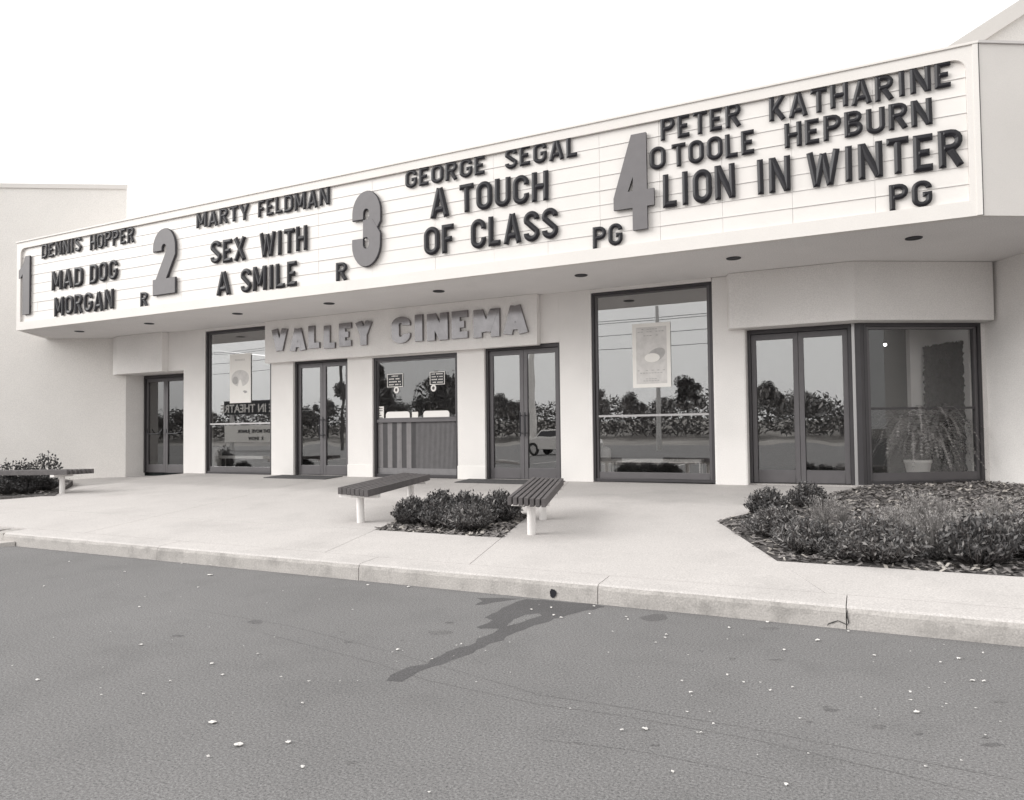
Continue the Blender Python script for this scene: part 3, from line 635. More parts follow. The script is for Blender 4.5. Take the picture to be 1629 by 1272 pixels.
def sweep(g, pts, hw, d, closed, ridge, dz=0, mi_top=0, mi_side=0):
    P = [Vector(p) for p in pts]; Q_ = [P[0]]
    for p in P[1:]:
        if (p-Q_[-1]).length > 1e-4: Q_.append(p)
    if closed and (Q_[0]-Q_[-1]).length < 1e-4: Q_.pop()
    P = Q_; n = len(P); L0 = []; nrm = []
    for i in range(n):
        a = P[i-1] if (i > 0 or closed) else None; c = P[(i+1) % n] if (i < n-1 or closed) else None; b = P[i]
        e1 = (b-a).normalized() if a is not None else None; e2 = (c-b).normalized() if c is not None else None
        if e1 is None: e1 = e2
        if e2 is None: e2 = e1
        n1 = Vector((-e1.y, e1.x)); n2 = Vector((-e2.y, e2.x)); k = 1+n1.dot(n2)
        mv = (n1+n2)/max(k, .42); nrm.append(mv)
    lay = [(1.0, 0.0), (1.0, d*.5), (.16 if ridge else .93, d)]
    for s in (-1, 1):
        pass
    vs = []
    for (f, z) in lay:
        for i in range(n):
            b = P[i].copy()
            if not closed and f < 1:
                if i == 0: b += (P[1]-P[0]).normalized()*hw*(.75 if ridge else .07)
                if i == n-1: b += (P[-2]-P[-1]).normalized()*hw*(.75 if ridge else .07)
            l = b+nrm[i]*hw*f; r = b-nrm[i]*hw*f
            vs.append((l.x, -(z+dz), l.y)); vs.append((r.x, -(z+dz), r.y))
    W_ = 2*n; fs = []; mi = []
    rng = range(n) if closed else range(n-1)
    def q(k, i, s): return k*W_+2*(i % n)+s
    for i in rng:
        for k in (0, 1):
            fs.append((q(k, i, 0), q(k, i+1, 0), q(k+1, i+1, 0), q(k+1, i, 0))); mi.append(mi_side if k == 0 or not ridge else mi_top)
            fs.append((q(k, i+1, 1), q(k, i, 1), q(k+1, i, 1), q(k+1, i+1, 1))); mi.append(mi_side if k == 0 or not ridge else mi_top)
        fs.append((q(2, i, 0), q(2, i+1, 0), q(2, i+1, 1), q(2, i, 1))); mi.append(mi_top)
    if not closed:
        for i, fl in ((0, 0), (n-1, 1)):
            for k in (0, 1):
                fc = (q(k, i, 0), q(k+1, i, 0), q(k+1, i, 1), q(k, i, 1)); fs.append(fc if not fl else fc[::-1]); mi.append(mi_side)
    b0 = len(g.v); g.v += vs; g.f += [tuple(i+b0 for i in f) for f in fs]; g.mi += mi; g.sm += [False]*len(fs)
gcache = {}
def split_sharp(pts, closed):
    if closed: return [(pts, True)]
    out = [[Vector(pts[0])]]
    for i in range(1, len(pts)):
        p = Vector(pts[i]); out[-1].append(p)
        if i < len(pts)-1:
            e1 = (p-Vector(pts[i-1])).normalized(); e2 = (Vector(pts[i+1])-p).normalized()
            if e1.dot(e2) < -.25: out.append([p])
    return [(o_, False) for o_ in out]
def glyph_mesh(ch, t, d, ridge, mats, wf=1.0):
    key = (ch, t, d, ridge, tuple(mats), wf)
    if key in gcache: return gcache[key]
    w = WID.get(ch, .60)*wf; g = G()
    prim = [q for pts, closed in glyph(ch, w, t) for q in split_sharp(pts, closed)]
    for i, (pts, closed) in enumerate(prim):
        sweep(g, pts, t/2, d, closed, ridge, dz=.0025*i, mi_top=0, mi_side=1 if len(mats) > 1 else 0)
    me = g.mesh('letter_'+ch)
    bm = bmesh.new(); bm.from_mesh(me); bmesh.ops.recalc_face_normals(bm, faces=bm.faces); bm.to_mesh(me); bm.free()
    for k in mats: me.materials.append(M[k])
    gcache[key] = (me, w); return gcache[key]
def word(txt, pl, pr, zb_, zt_, Y, parent, t=.185, d=.075, ridge=True, mats=('letter',), gap=.10, name='letter'):
    h = zt_-zb_; xa = onY(pl, 400, Y).x; xb = onY(pr, 400, Y).x
    # the sample row matters little: verticals lean by the roll, so use the word's own height
    yy = 300
    ms = [glyph_mesh(c, t, d, ridge, mats) for c in txt]
    tot = sum(w for _, w in ms)*h+gap*h*(len(ms)-1); s = (xb-xa)/tot; x = xa
    for i, (me, w) in enumerate(ms):
        o = bpy.data.objects.new(name, me); S.collection.objects.link(o); o.parent = parent
        o.location = (x, Y+random.uniform(-.004, 0), zb_+random.uniform(-.012, .012)); o.scale = (h*s, h, h); o.rotation_euler = (0, random.uniform(-.012, .012), 0)
        x += (w+gap)*h*s
LY = MY+.028
def wd(txt, pl, pr, xl, yb, yt, zz=None, **k):
    """yb / yt: photo rows of baseline and cap line at column xl"""
    zb_ = onY(xl, yb, LY).z; zt_ = onY(xl, yt, LY).z
    row = (yb+yt)/2
    global onYrow
    h = zt_-zb_; xm = (onY(xl, yb, LY).x)
    # correct columns for the slight lean of verticals
    word(txt, pl, pr, zb_, zt_, LY, Q, **k)
    print('%-10s z %.3f..%.3f h %.3f' % (txt, zb_, zt_, h))
wd('DENNIS', 67, 130, 68, 411, 388.5); wd('HOPPER', 143.5, 214, 145, 397.5, 374)
wd('MAD', 83.5, 133, 85, 461.5, 431.5); wd('DOG', 143.5, 188, 145, 451, 420)
wd('MORGAN', 88, 182, 89, 503, 473); wd('R', 224, 236, 225, 487.5, 464.5)
wd('MARTY', 313, 397, 314, 364, 340.5); wd('FELDMAN', 411, 525, 412, 346, 319.5)
wd('SEX', 336, 391.5, 338, 420.5, 384.5); wd('WITH', 414, 489.5, 416, 409.5, 371.5)
wd('A', 345.5, 367.5, 348, 469.5, 432); wd('SMILE', 384, 473.5, 386, 465, 427); wd('R', 535, 553, 536, 447.5, 418.5)
wd('GEORGE', 646, 774, 648, 300, 272); wd('SEGAL', 805.5, 922, 807, 269.5, 237.5)
wd('A', 686, 715.5, 688, 348, 301); wd('TOUCH', 733, 874, 735, 339.5, 295)
wd('OF', 675.5, 724.5, 677, 406.5, 362); wd('CLASS', 750, 889, 752, 397, 350.5); wd('PG', 943.5, 991, 944, 395.5, 361)
wd('PETER', 1054.5, 1184, 1055, 224, 188); wd('O', 1036, 1062, 1037, 270, 234); wd('TOOLE', 1072, 1205.5, 1073, 265, 228.5)
wd('LION', 1056.5, 1172.5, 1057, 331.5, 279); wd('IN', 1205, 1260.5, 1206, 310.5, 255.5)
wd('KATHARINE', 1228.5, 1523, 1229, 192, 154.5); wd('HEPBURN', 1252.5, 1490, 1253, 236, 197)
wd('WINTER', 1287, 1538, 1288, 298, 243); wd('PG', 1417, 1486, 1418, 336.5, 295.5)
nk = dict(t=.245, d=.032, ridge=False, mats=('numeral', 'numside'), name='numeral')
wd('2', 246, 282, 247, 471, 366.5, **nk); wd('3', 562, 607.5, 564, 427, 307, **nk)
z0 = onY(44, 500, LY).z; z1 = onY(44, 407.5, LY).z; xa = onY(32.3, 440, LY).x; xb = onY(49.2, 440, LY).x; h = z1-z0; w = xb-xa
o = fixn(ring_solid([(xa+a_*w, z0+b_*h) for a_, b_ in ((.36, 0), (1, 0), (1, 1), (.6, 1), (.45, .90), (.22, .81), (0, .77), (0, .63), (.18, .64), (.36, .70))], [], LY-.035, LY).build('numeral', [M['numeral'], M['numside']], Q))
for pgn in o.data.polygons: pgn.material_index = 0 if abs(pgn.normal.y) > .5 else 1
# the numeral 4 as a cut-out with its triangular counter
z0 = onY(1010, 367, LY).z; z1 = onY(1010, 215, LY).z; xa = onY(977.7, 330, LY).x; xb = onY(1041.5, 300, LY).x; h = z1-z0; w = xb-xa
def q4(u_, v_): return (xa+u_*w, z0+v_*h)
o = ring_solid([q4(.47, 0), q4(.83, 0), q4(.83, .235), q4(1, .235), q4(1, .41), q4(.83, .41), q4(.83, 1), q4(.46, 1), q4(0, .36), q4(0, .235), q4(.47, .235)],
               [[q4(.36, .41), q4(.49, .56), q4(.49, .41)]], LY-.045, LY).build('numeral', [M['numeral'], M['numside']], Q)
fixn(o)
for pgn in o.data.polygons: pgn.material_index = 0 if abs(pgn.normal.y) > .5 else 1

# ---- name sign VALLEY CINEMA
N = empty('name_sign', (0, 0, 0), label='raised grey metal letters spelling VALLEY CINEMA over the entrance doors', cat='sign')
NYY = F-.145
def wn(txt, pl, pr, xl, yb, yt):
    zb_ = onY(xl, yb, NYY-.1).z; zt_ = onY(xl, yt, NYY-.1).z
    print(txt, zb_, zt_)
    word(txt, pl, pr, zb_, zt_, NYY, N, t=.25, d=.09, ridge=False, mats=('namel',), gap=.10)
wn('VALLEY', 434, 593, 436, 559, 523.5); wn('CINEMA', 624, 840, 626, 546, 503.5)

# ================================================================== OTHER BUILDINGS
A = empty('auditorium', (0, 0, 0), label='tall plain pale auditorium block with a flat top at the left end of the marquee', cat='building')
cA = Vector((-16.78, 12.10)); ub = Vector((cos(DB), sin(DB)))
g = G(); pa = [cA, cA-ub*16, cA-ub*16+Vector((-6, 14)), cA+Vector((cos(radians(152)), sin(radians(152))))*16]
g.prism(pa, -.2, 7.62); g.build('wall', M['stuccog'], A)
nA = Vector((ub.y, -ub.x))
g = G(); g.prism([cA+nA*.03+ub*.03, cA-ub*16+nA*.03, cA-ub*16-nA*.3, cA-nA*.3+ub*-.45], 7.62, 7.73); g.build('coping', M['case'], A)
H = empty('rear_auditorium', (0, 0, 0), label='pale auditorium block with a raking roof edge rising behind the right end of the marquee', cat='building')
hp = (3.0, 16.5)
r0 = onL(1440, 118, hp, DB); r1 = onL(1629, -4, hp, DB); r2 = onL(1510, 80, hp, DB); r3 = onL(1629, 6, hp, DB)
dirr = (r1-r0); ext = r1+dirr*1.5
g = G()
def gable(g, a, b, zb_, th, off=0, up=0):
    nn = Vector((-sin(DB), cos(DB), 0))
    vs = [Vector((a.x, a.y, zb_))-nn*off, Vector((b.x, b.y, zb_))-nn*off, b-nn*off+Vector((0, 0, up)), a-nn*off+Vector((0, 0, up))]
    vs = vs+[v+nn*th for v in vs]
    g.add(vs, [(0, 1, 2, 3), (7, 6, 5, 4), (0, 4, 5, 1), (1, 5, 6, 2), (2, 6, 7, 3), (3, 7, 4, 0)])
gable(g, r0, ext, 4.5, 6, 0, -.1); g.build('wall', M['stuccog'], H)
g = G(); nn = Vector((-sin(DB), cos(DB), 0)); vs = [r0-Vector((0, 0, .32)), ext-Vector((0, 0, .32)), ext, r0]; vs = [v-nn*.12 for v in vs]; vs += [v+nn*6.3 for v in vs]
g.add(vs, [(0, 1, 2, 3), (7, 6, 5, 4), (0, 4, 5, 1), (1, 5, 6, 2), (2, 6, 7, 3), (3, 7, 4, 0)]); g.build('roof_edge', M['case'], H)

# ================================================================== PRINTED THINGS IN THE WINDOWS
def poster(x0, x1, y0, y1, Y, name, lab, art):
    a = onY(x0, y1, Y); b = onY(x1, y0, Y); z0 = min(onY(x0, y1, Y).z, onY(x1, y1, Y).z); z1 = b.z
    e = empty(name, (a.x, Y, z0), label=lab, cat='poster'); w = b.x-a.x; h = z1-z0
    box('paper_sheet', M['paper'], e, 0, w, 0, .003, 0, h); art(e, w, h); return e
def patch(e, m, pts, y=-.0015):
    fixn(ring_solid(pts, [], y, -.0001).build('print_patch', m, e))
def art1(e, w, h):
    patch(e, M['ink2'], [(w*.1, h*.06), (w*.9, h*.06), (w*.9, h*.94), (w*.1, h*.94)])
    patch(e, M['ink1'], [(w*(.62+.24*cos(t)), h*(.5+.11*sin(t+.4))) for t in [2*pi*i/20 for i in range(20)]], -.003)
    patch(e, M['paper'], [(w*(.52+.2*cos(t)), h*(.46+.07*sin(t))) for t in [2*pi*i/20 for i in range(20)]], -.0045)
    for k, (zz, ww) in enumerate(((.9, .5), (.86, .7), (.8, .4), (.26, .74), (.22, .6), (.13, .3), (.10, .44))):
        n = int(ww*14)
        for i in range(n):
            if random.random() < .2: continue
            xx = w*(.5-ww/2+ww*i/n); patch(e, M['ink1'], [(xx, h*zz), (xx+w*ww/n*.7, h*zz), (xx+w*ww/n*.7, h*(zz+.012)), (xx, h*(zz+.012))], -.003)
def art2(e, w, h):
    patch(e, M['ink2'], [(w*(.5+.42*cos(t)), h*(.5+.17*sin(t))) for t in [2*pi*i/24 for i in range(24)]])
    patch(e, M['ink1'], [(w*(.27+.14*cos(t)), h*(.46+.08*sin(t))) for t in [2*pi*i/16 for i in range(16)]], -.003)
    patch(e, M['paper'], [(w*.38, h*.33), (w*.62, h*.33), (w*.55, h*.45), (w*.5, h*.48), (w*.45, h*.45)], -.003)
    patch(e, M['ink1'], [(w*.62, h*.24), (w*.72, h*.19), (w*.84, h*.21), (w*.8, h*.24), (w*.7, h*.25)], -.002)
    for zz in (.88, .86):
        for i in range(7): xx = w*(.25+.07*i); patch(e, M['ink1'], [(xx, h*zz), (xx+w*.05, h*zz), (xx+w*.05, h*(zz+.008)), (xx, h*(zz+.008))], -.003)
poster(1007, 1066, 511, 615, F+.075, 'film_poster', 'white bordered film poster with a grey oval picture in the tall right window', art1)
poster(365.5, 399, 561, 640, F+.075, 'film_poster', 'tall white film poster with a round pale picture in the tall left window', art2)
def notice(x0, x1, y0, y1, lab, lines, frame=True, mbg='signb', mfg='paper'):
    Y = TP-.008; a = onY(x0, y1, Y); b = onY(x1, y0, Y); w = b.x-a.x; h = onY(x0, y0, Y).z-a.z
    e = empty('notice', (a.x, Y, a.z), label=lab, cat='notice'); box('board', M[mbg], e, 0, w, 0, .006, 0, h)
    if frame:
        t = .012; fixn(ring_solid([(0, 0), (w, 0), (w, h), (0, h)], [[(t, t), (t, h-t), (w-t, h-t), (w-t, t)]], -.003, -.0002).build('border', M[mfg], e))
    n = len(lines)
    for k, pat in enumerate(lines):
        zz = h*(1-(k+.5)/n*.86-.10); hh = h*.085; L = len(pat); x = w*.12; step = w*.76/L
        g = G()
        for i, c in enumerate(pat):
            if c != ' ': g.box(x+i*step, x+i*step+step*.72, -.002, -.0002, zz, zz+hh*random.uniform(.75, 1))
        g.build('print_line', M[mfg], e)
notice(616, 641, 595, 616, 'small black notice with white border above the left speaking hole of the ticket window', ['  ooooo  ', 'oooo ooo ', 'oooooo oo', 'oooo ooo o'])
notice(684, 707.5, 591.5, 612, 'small black notice with white border above the right speaking hole of the ticket window', ['ooo oooooo', 'oooo o ooo', 'ooooo oooo', ' ooo ooooo'])
notice(598, 610.5, 646.5, 668, 'white price card standing at the left end of the ticket counter', ['ooooo', 'ooooo', ' oo  ', ' ooo ', ' oooo'], False, 'paper', 'signb')
notice(655.5, 665, 655, 667, 'small blank pale card between the two ticket trays', [' '], False, 'paper', 'signb')

# ================================================================== BENCHES
def bench(p0, p1, width, nslat, legs, lab, rise=.44, slat_h=.085, skew=.42, bars=()):
    """p0 -> p1: centre line of the seat in plan (front end to far end)"""
    p0 = Vector(p0); p1 = Vector(p1); L = (p1-p0).length; ang = math.atan2(p1.y-p0.y, p1.x-p0.x)
    zg = [gz(*(p0.lerp(p1, s/L))) for s in legs]
    slope = math.atan2(gz(*p1)-gz(*p0), L)
    e = empty('bench', (p0.x, p0.y, gz(*p0)), ang, lab, 'bench', 'slatted benches on the forecourt'); e.rotation_euler = (0, -slope, ang)
    pit = width/nslat; sw = pit*.68
    g = G(); g.box(0, L, -sw/2, sw/2, 0, slat_h); me = g.mesh('slat', .004)
    for i in range(nslat):
        y = -width/2+pit*(i+.5); o = link('slat', me, M['wood'], e, loc=(skew*y+random.uniform(-.006, .006), y, rise-slat_h+random.uniform(-.002, .002)))
    for s in legs+bars:
        if s in legs: g = G(); g.cyl((s, 0), .047, -.03, rise-slat_h-.045, 20); g.build('leg', M['leg'], e)
        g = G(); g.box(s-.045, s+.045, -width/2+.02, width/2-.01, rise-slat_h-.044, rise-slat_h-.001); g.build('cross_bar', M['leg'], e, .004)
    return e
bench((-3.17, 6.79), (-3.71, 8.62), .44, 7, (.35, 1.31), 'slatted bench with white legs right of the square planter', bars=(1.72,))
bench((-5.635, 7.09), (-5.885, 8.85), .56, 7, (.17, 1.58), 'slatted bench with white legs left of the square planter, by the ticket window')
bench((-12.98, 8.47), (-16.0, 7.85), .46, 7, (.42, 2.3), 'slatted bench at the far left over dark shrubs before the auditorium wall')

# ================================================================== PLANTING
def bed(name, poly, z, kind='structure', m=None, chips=900, seed=1, lab=None):
    rnd = random.Random(seed)
    xs_ = [p[0] for p in poly]; ys_ = [p[1] for p in poly]
    def inside(x, y):
        c = False; n = len(poly)
        for i in range(n):
            x1, y1 = poly[i]; x2, y2 = poly[i-1]
            if (y1 > y) != (y2 > y) and x < (x2-x1)*(y-y1)/(y2-y1)+x1: c = not c
        return c
    zf = (lambda x, y: z(x, y)) 
    g = G(); g.prism(poly, lambda x, y: zf(x, y)-.1, zf); o = tag(g.build(name, M['soil']), kind='structure')
    g = G(); k = 0
    while k < chips:
        x = rnd.uniform(min(xs_), max(xs_)); y = rnd.uniform(min(ys_), max(ys_))
        if not inside(x, y): continue
        k += 1; zz = zf(x, y); a = rnd.uniform(0, 6.3); l = rnd.uniform(.012, .04); w = l*rnd.uniform(.25, .6); t = rnd.uniform(-.5, .5); hh = rnd.uniform(.004, .03)
        c, s = cos(a), sin(a)
        pts = [(x+c*l-s*w, y+s*l+c*w, zz+hh+l*t), (x-c*l-s*w, y-s*l+c*w, zz+hh-l*t), (x-c*l+s*w, y-s*l-c*w, zz+hh-l*t-.004), (x+c*l+s*w, y+s*l-c*w, zz+hh+l*t-.004)]
        g.add(pts, [(0, 1, 2, 3)], 0 if rnd.random() < .8 else 1)
    tag(g.build('bark_mulch', [M['chip'], M['chipl']]), lab, 'mulch', kind='stuff')
bed('planter_soil', PF, lambda x, y: gz(x, y)-.012, chips=2600, seed=3, lab='dark bark mulch in the small square planter between two benches')
RB = [(-1.56, 8.49), (-.74, 6.63), (6, 6.63), (6, 10), (2.7, 11.3), (1.68, 13.05), (-.1, 12.03), (-.13, 11.92)]
def rz_(x, y): return gz(x, y)-.012+.05*max(0, min(1, (x+.6)/2))*max(0, min(1, (y-8)/2.5))
bed('garden_soil', RB, rz_, chips=15000, seed=4, lab='dark bark mulch covering the garden bed at the right')
LBP = [(-13.2, 8.0), (-26, 3.6+2), (-26, 8), (-15.8, 11.8), (-14.2, 9.6)]
LBP = [(-13.12, 8.08), (-14.1, 7.72), (-20, 5.9), (-24, 5.9), (-24, 8.0), (-17.95, 11.3), (-15.6, 10.0)]
bed('left_bed_soil', LBP, lambda x, y: gz(x, y)+.012, chips=2500, seed=5, lab='dark bark mulch under the shrubs at the far left')

def leafy(seed, R, Ht, ntw, lsize, spread=1.0, mi_w=(.55, .35, .10), up=.5, wr=.28):
    """shrub of many twigs carrying small pointed leaves"""
    rnd = random.Random(seed); g = G(); tw = G()
    for k in range(ntw):
        a = rnd.uniform(0, 6.283); q = rnd.random()**.55; rad = R*q
        hh = Ht*(1-.55*q**2.2)*rnd.uniform(.72, 1.12)
        base = Vector((rad*.35*cos(a), rad*.35*sin(a), 0)); tip = Vector((rad*spread*cos(a), rad*spread*sin(a), hh))
        mid = base.lerp(tip, .5)+Vector((cos(a), sin(a), .1))*R*.12
        n = 16; tw.tube(base, mid, .004, 4); tw.tube(mid, tip, .003, 4)
        for i in range(n):
            t = .25+.78*i/(n-1); p = (base*(1-t)**2+mid*2*t*(1-t)+tip*t*t) if t <= 1 else tip+(tip-mid)*(t-1)*1.5
            p = p+Vector((rnd.gauss(0, 1), rnd.gauss(0, 1), rnd.gauss(0, .7)))*R*.045
            if p.z < .01: p.z = .01
            d = Vector((rnd.gauss(0, 1), rnd.gauss(0, 1), rnd.gauss(up, .7))).normalized(); s = d.cross(Vector((rnd.gauss(0, 1), rnd.gauss(0, 1), rnd.gauss(0, 1)))).normalized()
            l = lsize*rnd.uniform(.5, 1.5); w = l*wr
            m_ = 0 if rnd.random() < mi_w[0] else (1 if rnd.random() < mi_w[1]/(mi_w[1]+mi_w[2]) else 2)
            nn = d.cross(s)*w*.25
            g.add([p, p+d*l*.5+s*w+nn, p+d*l, p+d*l*.5-s*w+nn], [(0, 1, 2, 3)], m_)
    return g.mesh('foliage'), tw.mesh('stem')
def wispy(seed, R, Ht, n=260):
    rnd = random.Random(seed); g = G(); tw = G()
    for k in range(n):
        a = rnd.uniform(0, 6.283); q = rnd.random(); b = Vector((R*.3*q*cos(a), R*.3*q*sin(a), 0)); lean = rnd.uniform(.1, 1)*R
        hh = Ht*rnd.uniform(.45, 1.1); t = Vector((b.x+lean*cos(a), b.y+lean*sin(a), hh)); prev = b; w = .0035
        for i in range(1, 7):
            s = i/6; p = b.lerp(t, s)+Vector((0, 0, hh*.25*sin(s*pi)))
            side = Vector((-sin(a), cos(a), 0))*w*(1.2-s); g.add([prev-side, prev+side, p+side*.7, p-side*.7], [(0, 1, 2, 3)], 0)
            if s > .3:
                for r_ in range(3):
                    d = Vector((rnd.gauss(0, 1), rnd.gauss(0, 1), rnd.gauss(.9, .5))).normalized()*rnd.uniform(.02, .045); sd_ = d.cross(Vector((0, 0, 1))).normalized()*.003
                    g.add([p, p+d*.5+sd_, p+d, p+d*.5-sd_], [(0, 1, 2, 3)], 1 if rnd.random() < .5 else 0)
            prev = p
    tw.tube((0, 0, 0), (0, 0, Ht*.3), .006, 5)
    return g.mesh('foliage'), tw.mesh('stem')
SH = [leafy(11, .27, .33, 230, .040, up=1.1, wr=.22), leafy(12, .25, .30, 220, .036, up=1.1, wr=.22), leafy(13, .31, .26, 300, .040, mi_w=(.25, .48, .27), wr=.15, up=.9), leafy(14, .34, .31, 330, .036, mi_w=(.15, .5, .35), wr=.19, up=.7), leafy(15, .28, .62, 26, .06, up=1.2)]
WS = [wispy(21, .26, .36, 170), wispy(22, .22, .42, 150)]
LM = [M['leaf'], M['leaf2'], M['leaf3']]
def plant(kind, x, y, sc, lab, name='shrub', cat='shrub', z=None, group='low shrubs in the forecourt beds', rz=None, sz=1.0, dark=False):
    me, ms = kind; e = empty(name, (x, y, gz(x, y)-.015 if z is None else z), random.uniform(0, 6) if rz is None else rz, lab, cat, group); e.scale = (sc, sc, sc*sz)
    mats = LM if kind in SH else [M['leaf3'], M['leaf4']]
    if kind in SH and dark: me = me.copy(); mats = [M['leaf'], M['leaf'], M['leaf2']]; me.materials.clear()
    link('foliage', me, mats, e); link('stem', ms, M['stem'], e); return e
P1 = 'square planter'
plant(SH[0], -4.98, 7.38, .92, 'dark spreading shrub at the left front corner of the '+P1)
plant(SH[1], -4.55, 7.32, 1.0, 'dark bushy shrub at the front middle of the '+P1)
plant(SH[2], -4.13, 7.25, 1.05, 'greyish fine-leaved shrub at the front right of the '+P1)
plant(SH[0], -4.92, 7.95, 1.05, 'taller dark shrub at the back left of the '+P1, sz=.9)
plant(SH[1], -4.45, 7.85, 1.1, 'tallest dark shrub in the middle of the '+P1, sz=1.0)
plant(SH[0], -4.02, 7.85, 1.0, 'dark upright shrub at the back right of the '+P1+' beside the bench', sz=1.05)
def pg_(px, py): q = onG(px, py); return q.x, q.y
RBs = [(SH[0], 1222, 820, 1.0, 'dark glossy shrub at the left point of the right garden bed', .95), (SH[1], 1285, 805, 1.0, 'dark bushy shrub right behind the left point of the garden bed', 1.0),
       (SH[3], 1235, 850, 1.0, 'mid grey shrub in front of the dark glossy one in the garden bed', .9), (SH[2], 1285, 875, 1.05, 'fine-leaved shrub at the front left edge of the garden bed', 1.0),
       (SH[3], 1395, 888, 1.15, 'round leafy shrub at the front middle of the garden bed', 1.0), (SH[2], 1340, 884, .75, 'low loose shrub between two rounder ones at the garden bed front', .8),
       (SH[0], 1555, 893, 1.1, 'dense darker shrub at the front right of the garden bed', 1.0), (SH[3], 1487, 884, .5, 'small low shrub left of the dense one at the bed front', .6), (SH[3], 1610, 880, 1.1, 'leafy shrub cut by the right edge of the picture in the garden bed', 1.0),
       (SH[2], 1425, 852, .6, 'low pale shrub in the middle of the garden bed', .8), (SH[2], 1540, 852, .55, 'low pale shrub towards the right of the garden bed', .75), (SH[3], 1355, 852, .55, 'low mid-grey shrub in the left half of the garden bed', .9)]
for k, x, y, s, lab, sz in RBs:
    a, b = pg_(x, y); plant(k, a, b, s, lab, z=rz_(a, b)-.01, sz=sz)
for x, y, s, lab in ((1310, 842, .8, 'feathery pale plant with upright wisps near the left of the garden bed'), (1342, 836, .6, 'small feathery plant with thin wisps in front of the corner post'), (1462, 846, .95, 'tall feathery pale plant in the middle of the garden bed'), (1506, 846, .75, 'feathery plant with arching wisps right of the tallest one'), (1590, 852, .85, 'feathery pale plant near the right edge of the garden bed'), (1420, 862, .8, 'short feathery plant behind the round shrub of the garden bed'), (1485, 868, .9, 'feathery plant leaning over the gap before the dense front right shrub'), (1549, 860, .7, 'feathery plant just behind the dense front right shrub')):
    a, b = pg_(x, y); plant(WS[0] if x % 2 else WS[1], a, b, s, lab, 'feathery_plant', 'plant', rz_(a, b)-.01, 'feathery plants in the garden bed')
for px_, py_, s, lab, k, sz in ((72, 780, .8, 'dark dense shrub at the right end of the far left bed, under the bench', 0, .8), (40, 784, 1.0, 'dark dense shrub in the far left bed just left of the bench leg', 1, .85), (8, 786, 1.0, 'dark shrub in the far left bed at the picture edge', 0, .85), (55, 772, .9, 'low dark shrub behind the far left bench, right of the upright twigs', 1, .8),
                         (75, 768, .85, 'upright twiggy bush behind the left bench, rightmost by the wall', 4, 1.1), (40, 770, .9, 'upright twiggy bush behind the left bench, in the middle', 4, .85), (10, 772, .9, 'upright twiggy bush behind the left bench at the picture edge', 4, .9)):
    x, y = pg_(px_, py_); plant(SH[k], x, y, s*1.15, lab, z=gz(x, y), sz=sz, group='shrubs at the far left', dark=True)

# fern in a white pot behind the corner glass
nn2 = Vector((-sin(DB), cos(DB)))
fp = Vector(onL(1492, 700, (cw0.x, cw0.y), DB)[:2])+nn2*.5
fe = empty('potted_fern', (fp.x, fp.y, .455), label='big drooping fern in a white pot behind the corner window', cat='plant')
g = G(); g.lathe([(0, 0), (.13, 0), (.135, .02), (.185, .30), (.2, .32), (.2, .36), (.18, .36), (.17, .31), (0, .31)], 28); g.build('pot', M['white'], fe)
g = G(); rnd = random.Random(5)
for k in range(170):
    a = rnd.uniform(0, 6.283); Rr = rnd.uniform(.45, .98); hh = rnd.uniform(.55, 1.32); b = Vector((.08*cos(a), .08*sin(a), .34)); prev = b; n = 16
    for i in range(1, n+1):
        s = i/n; p = Vector((b.x+Rr*s*cos(a), b.y+Rr*s*sin(a), b.z+hh*1.9*s*(1-s*.55)-(.62*s**3)*1.0)); p.z = max(p.z, .02)
        t = (p-prev).normalized(); sd_ = Vector((-sin(a), cos(a), 0)); l = .085*sin(min(1, s*1.15+.12)*pi*.92)+.008
        g.add([prev-sd_*.002, prev+sd_*.002, p+sd_*.002, p-sd_*.002], [(0, 1, 2, 3)], 1)
        for sg in (-1, 1):
            for hf in (0, .5):
                q0 = prev.lerp(p, hf); d = (sd_*sg+t*.45+Vector((0, 0, -.2+rnd.uniform(-.15, .15)))).normalized()
                g.add([q0, q0+d*l*.5+t*.009, q0+d*l, q0+d*l*.5-t*.009], [(0, 1, 2, 3)], 0 if rnd.random() < .4 else 1)
        prev = p
g.build('frond', [M['leaf2'], M['leaf3']], fe)['kind'] = 'stuff'
# a lit ceiling globe inside the corner room
lp = onL(1408, 548, (cw0.x, cw0.y), DB)+Vector((nn2.x, nn2.y, 0))*0
v = ray(1408, 548); lp = E0+v*(lp-E0).length/v.length*1.13
le = empty('pendant_lamp', (lp.x, lp.y, lp.z), label='small lit round lamp hanging inside the corner room', cat='lamp')
g = G(); g.lathe([(0, -.028), (.02, -.02), (.028, 0), (.02, .02), (0, .028)], 16); g.build('bulb', M['lamp'], le)
g = G(); g.tube((0, 0, .02), (0, 0, SO-lp.z), .004); g.cyl((0, 0), .02, .02, .06, 12); g.build('cord', M['handle'], le)

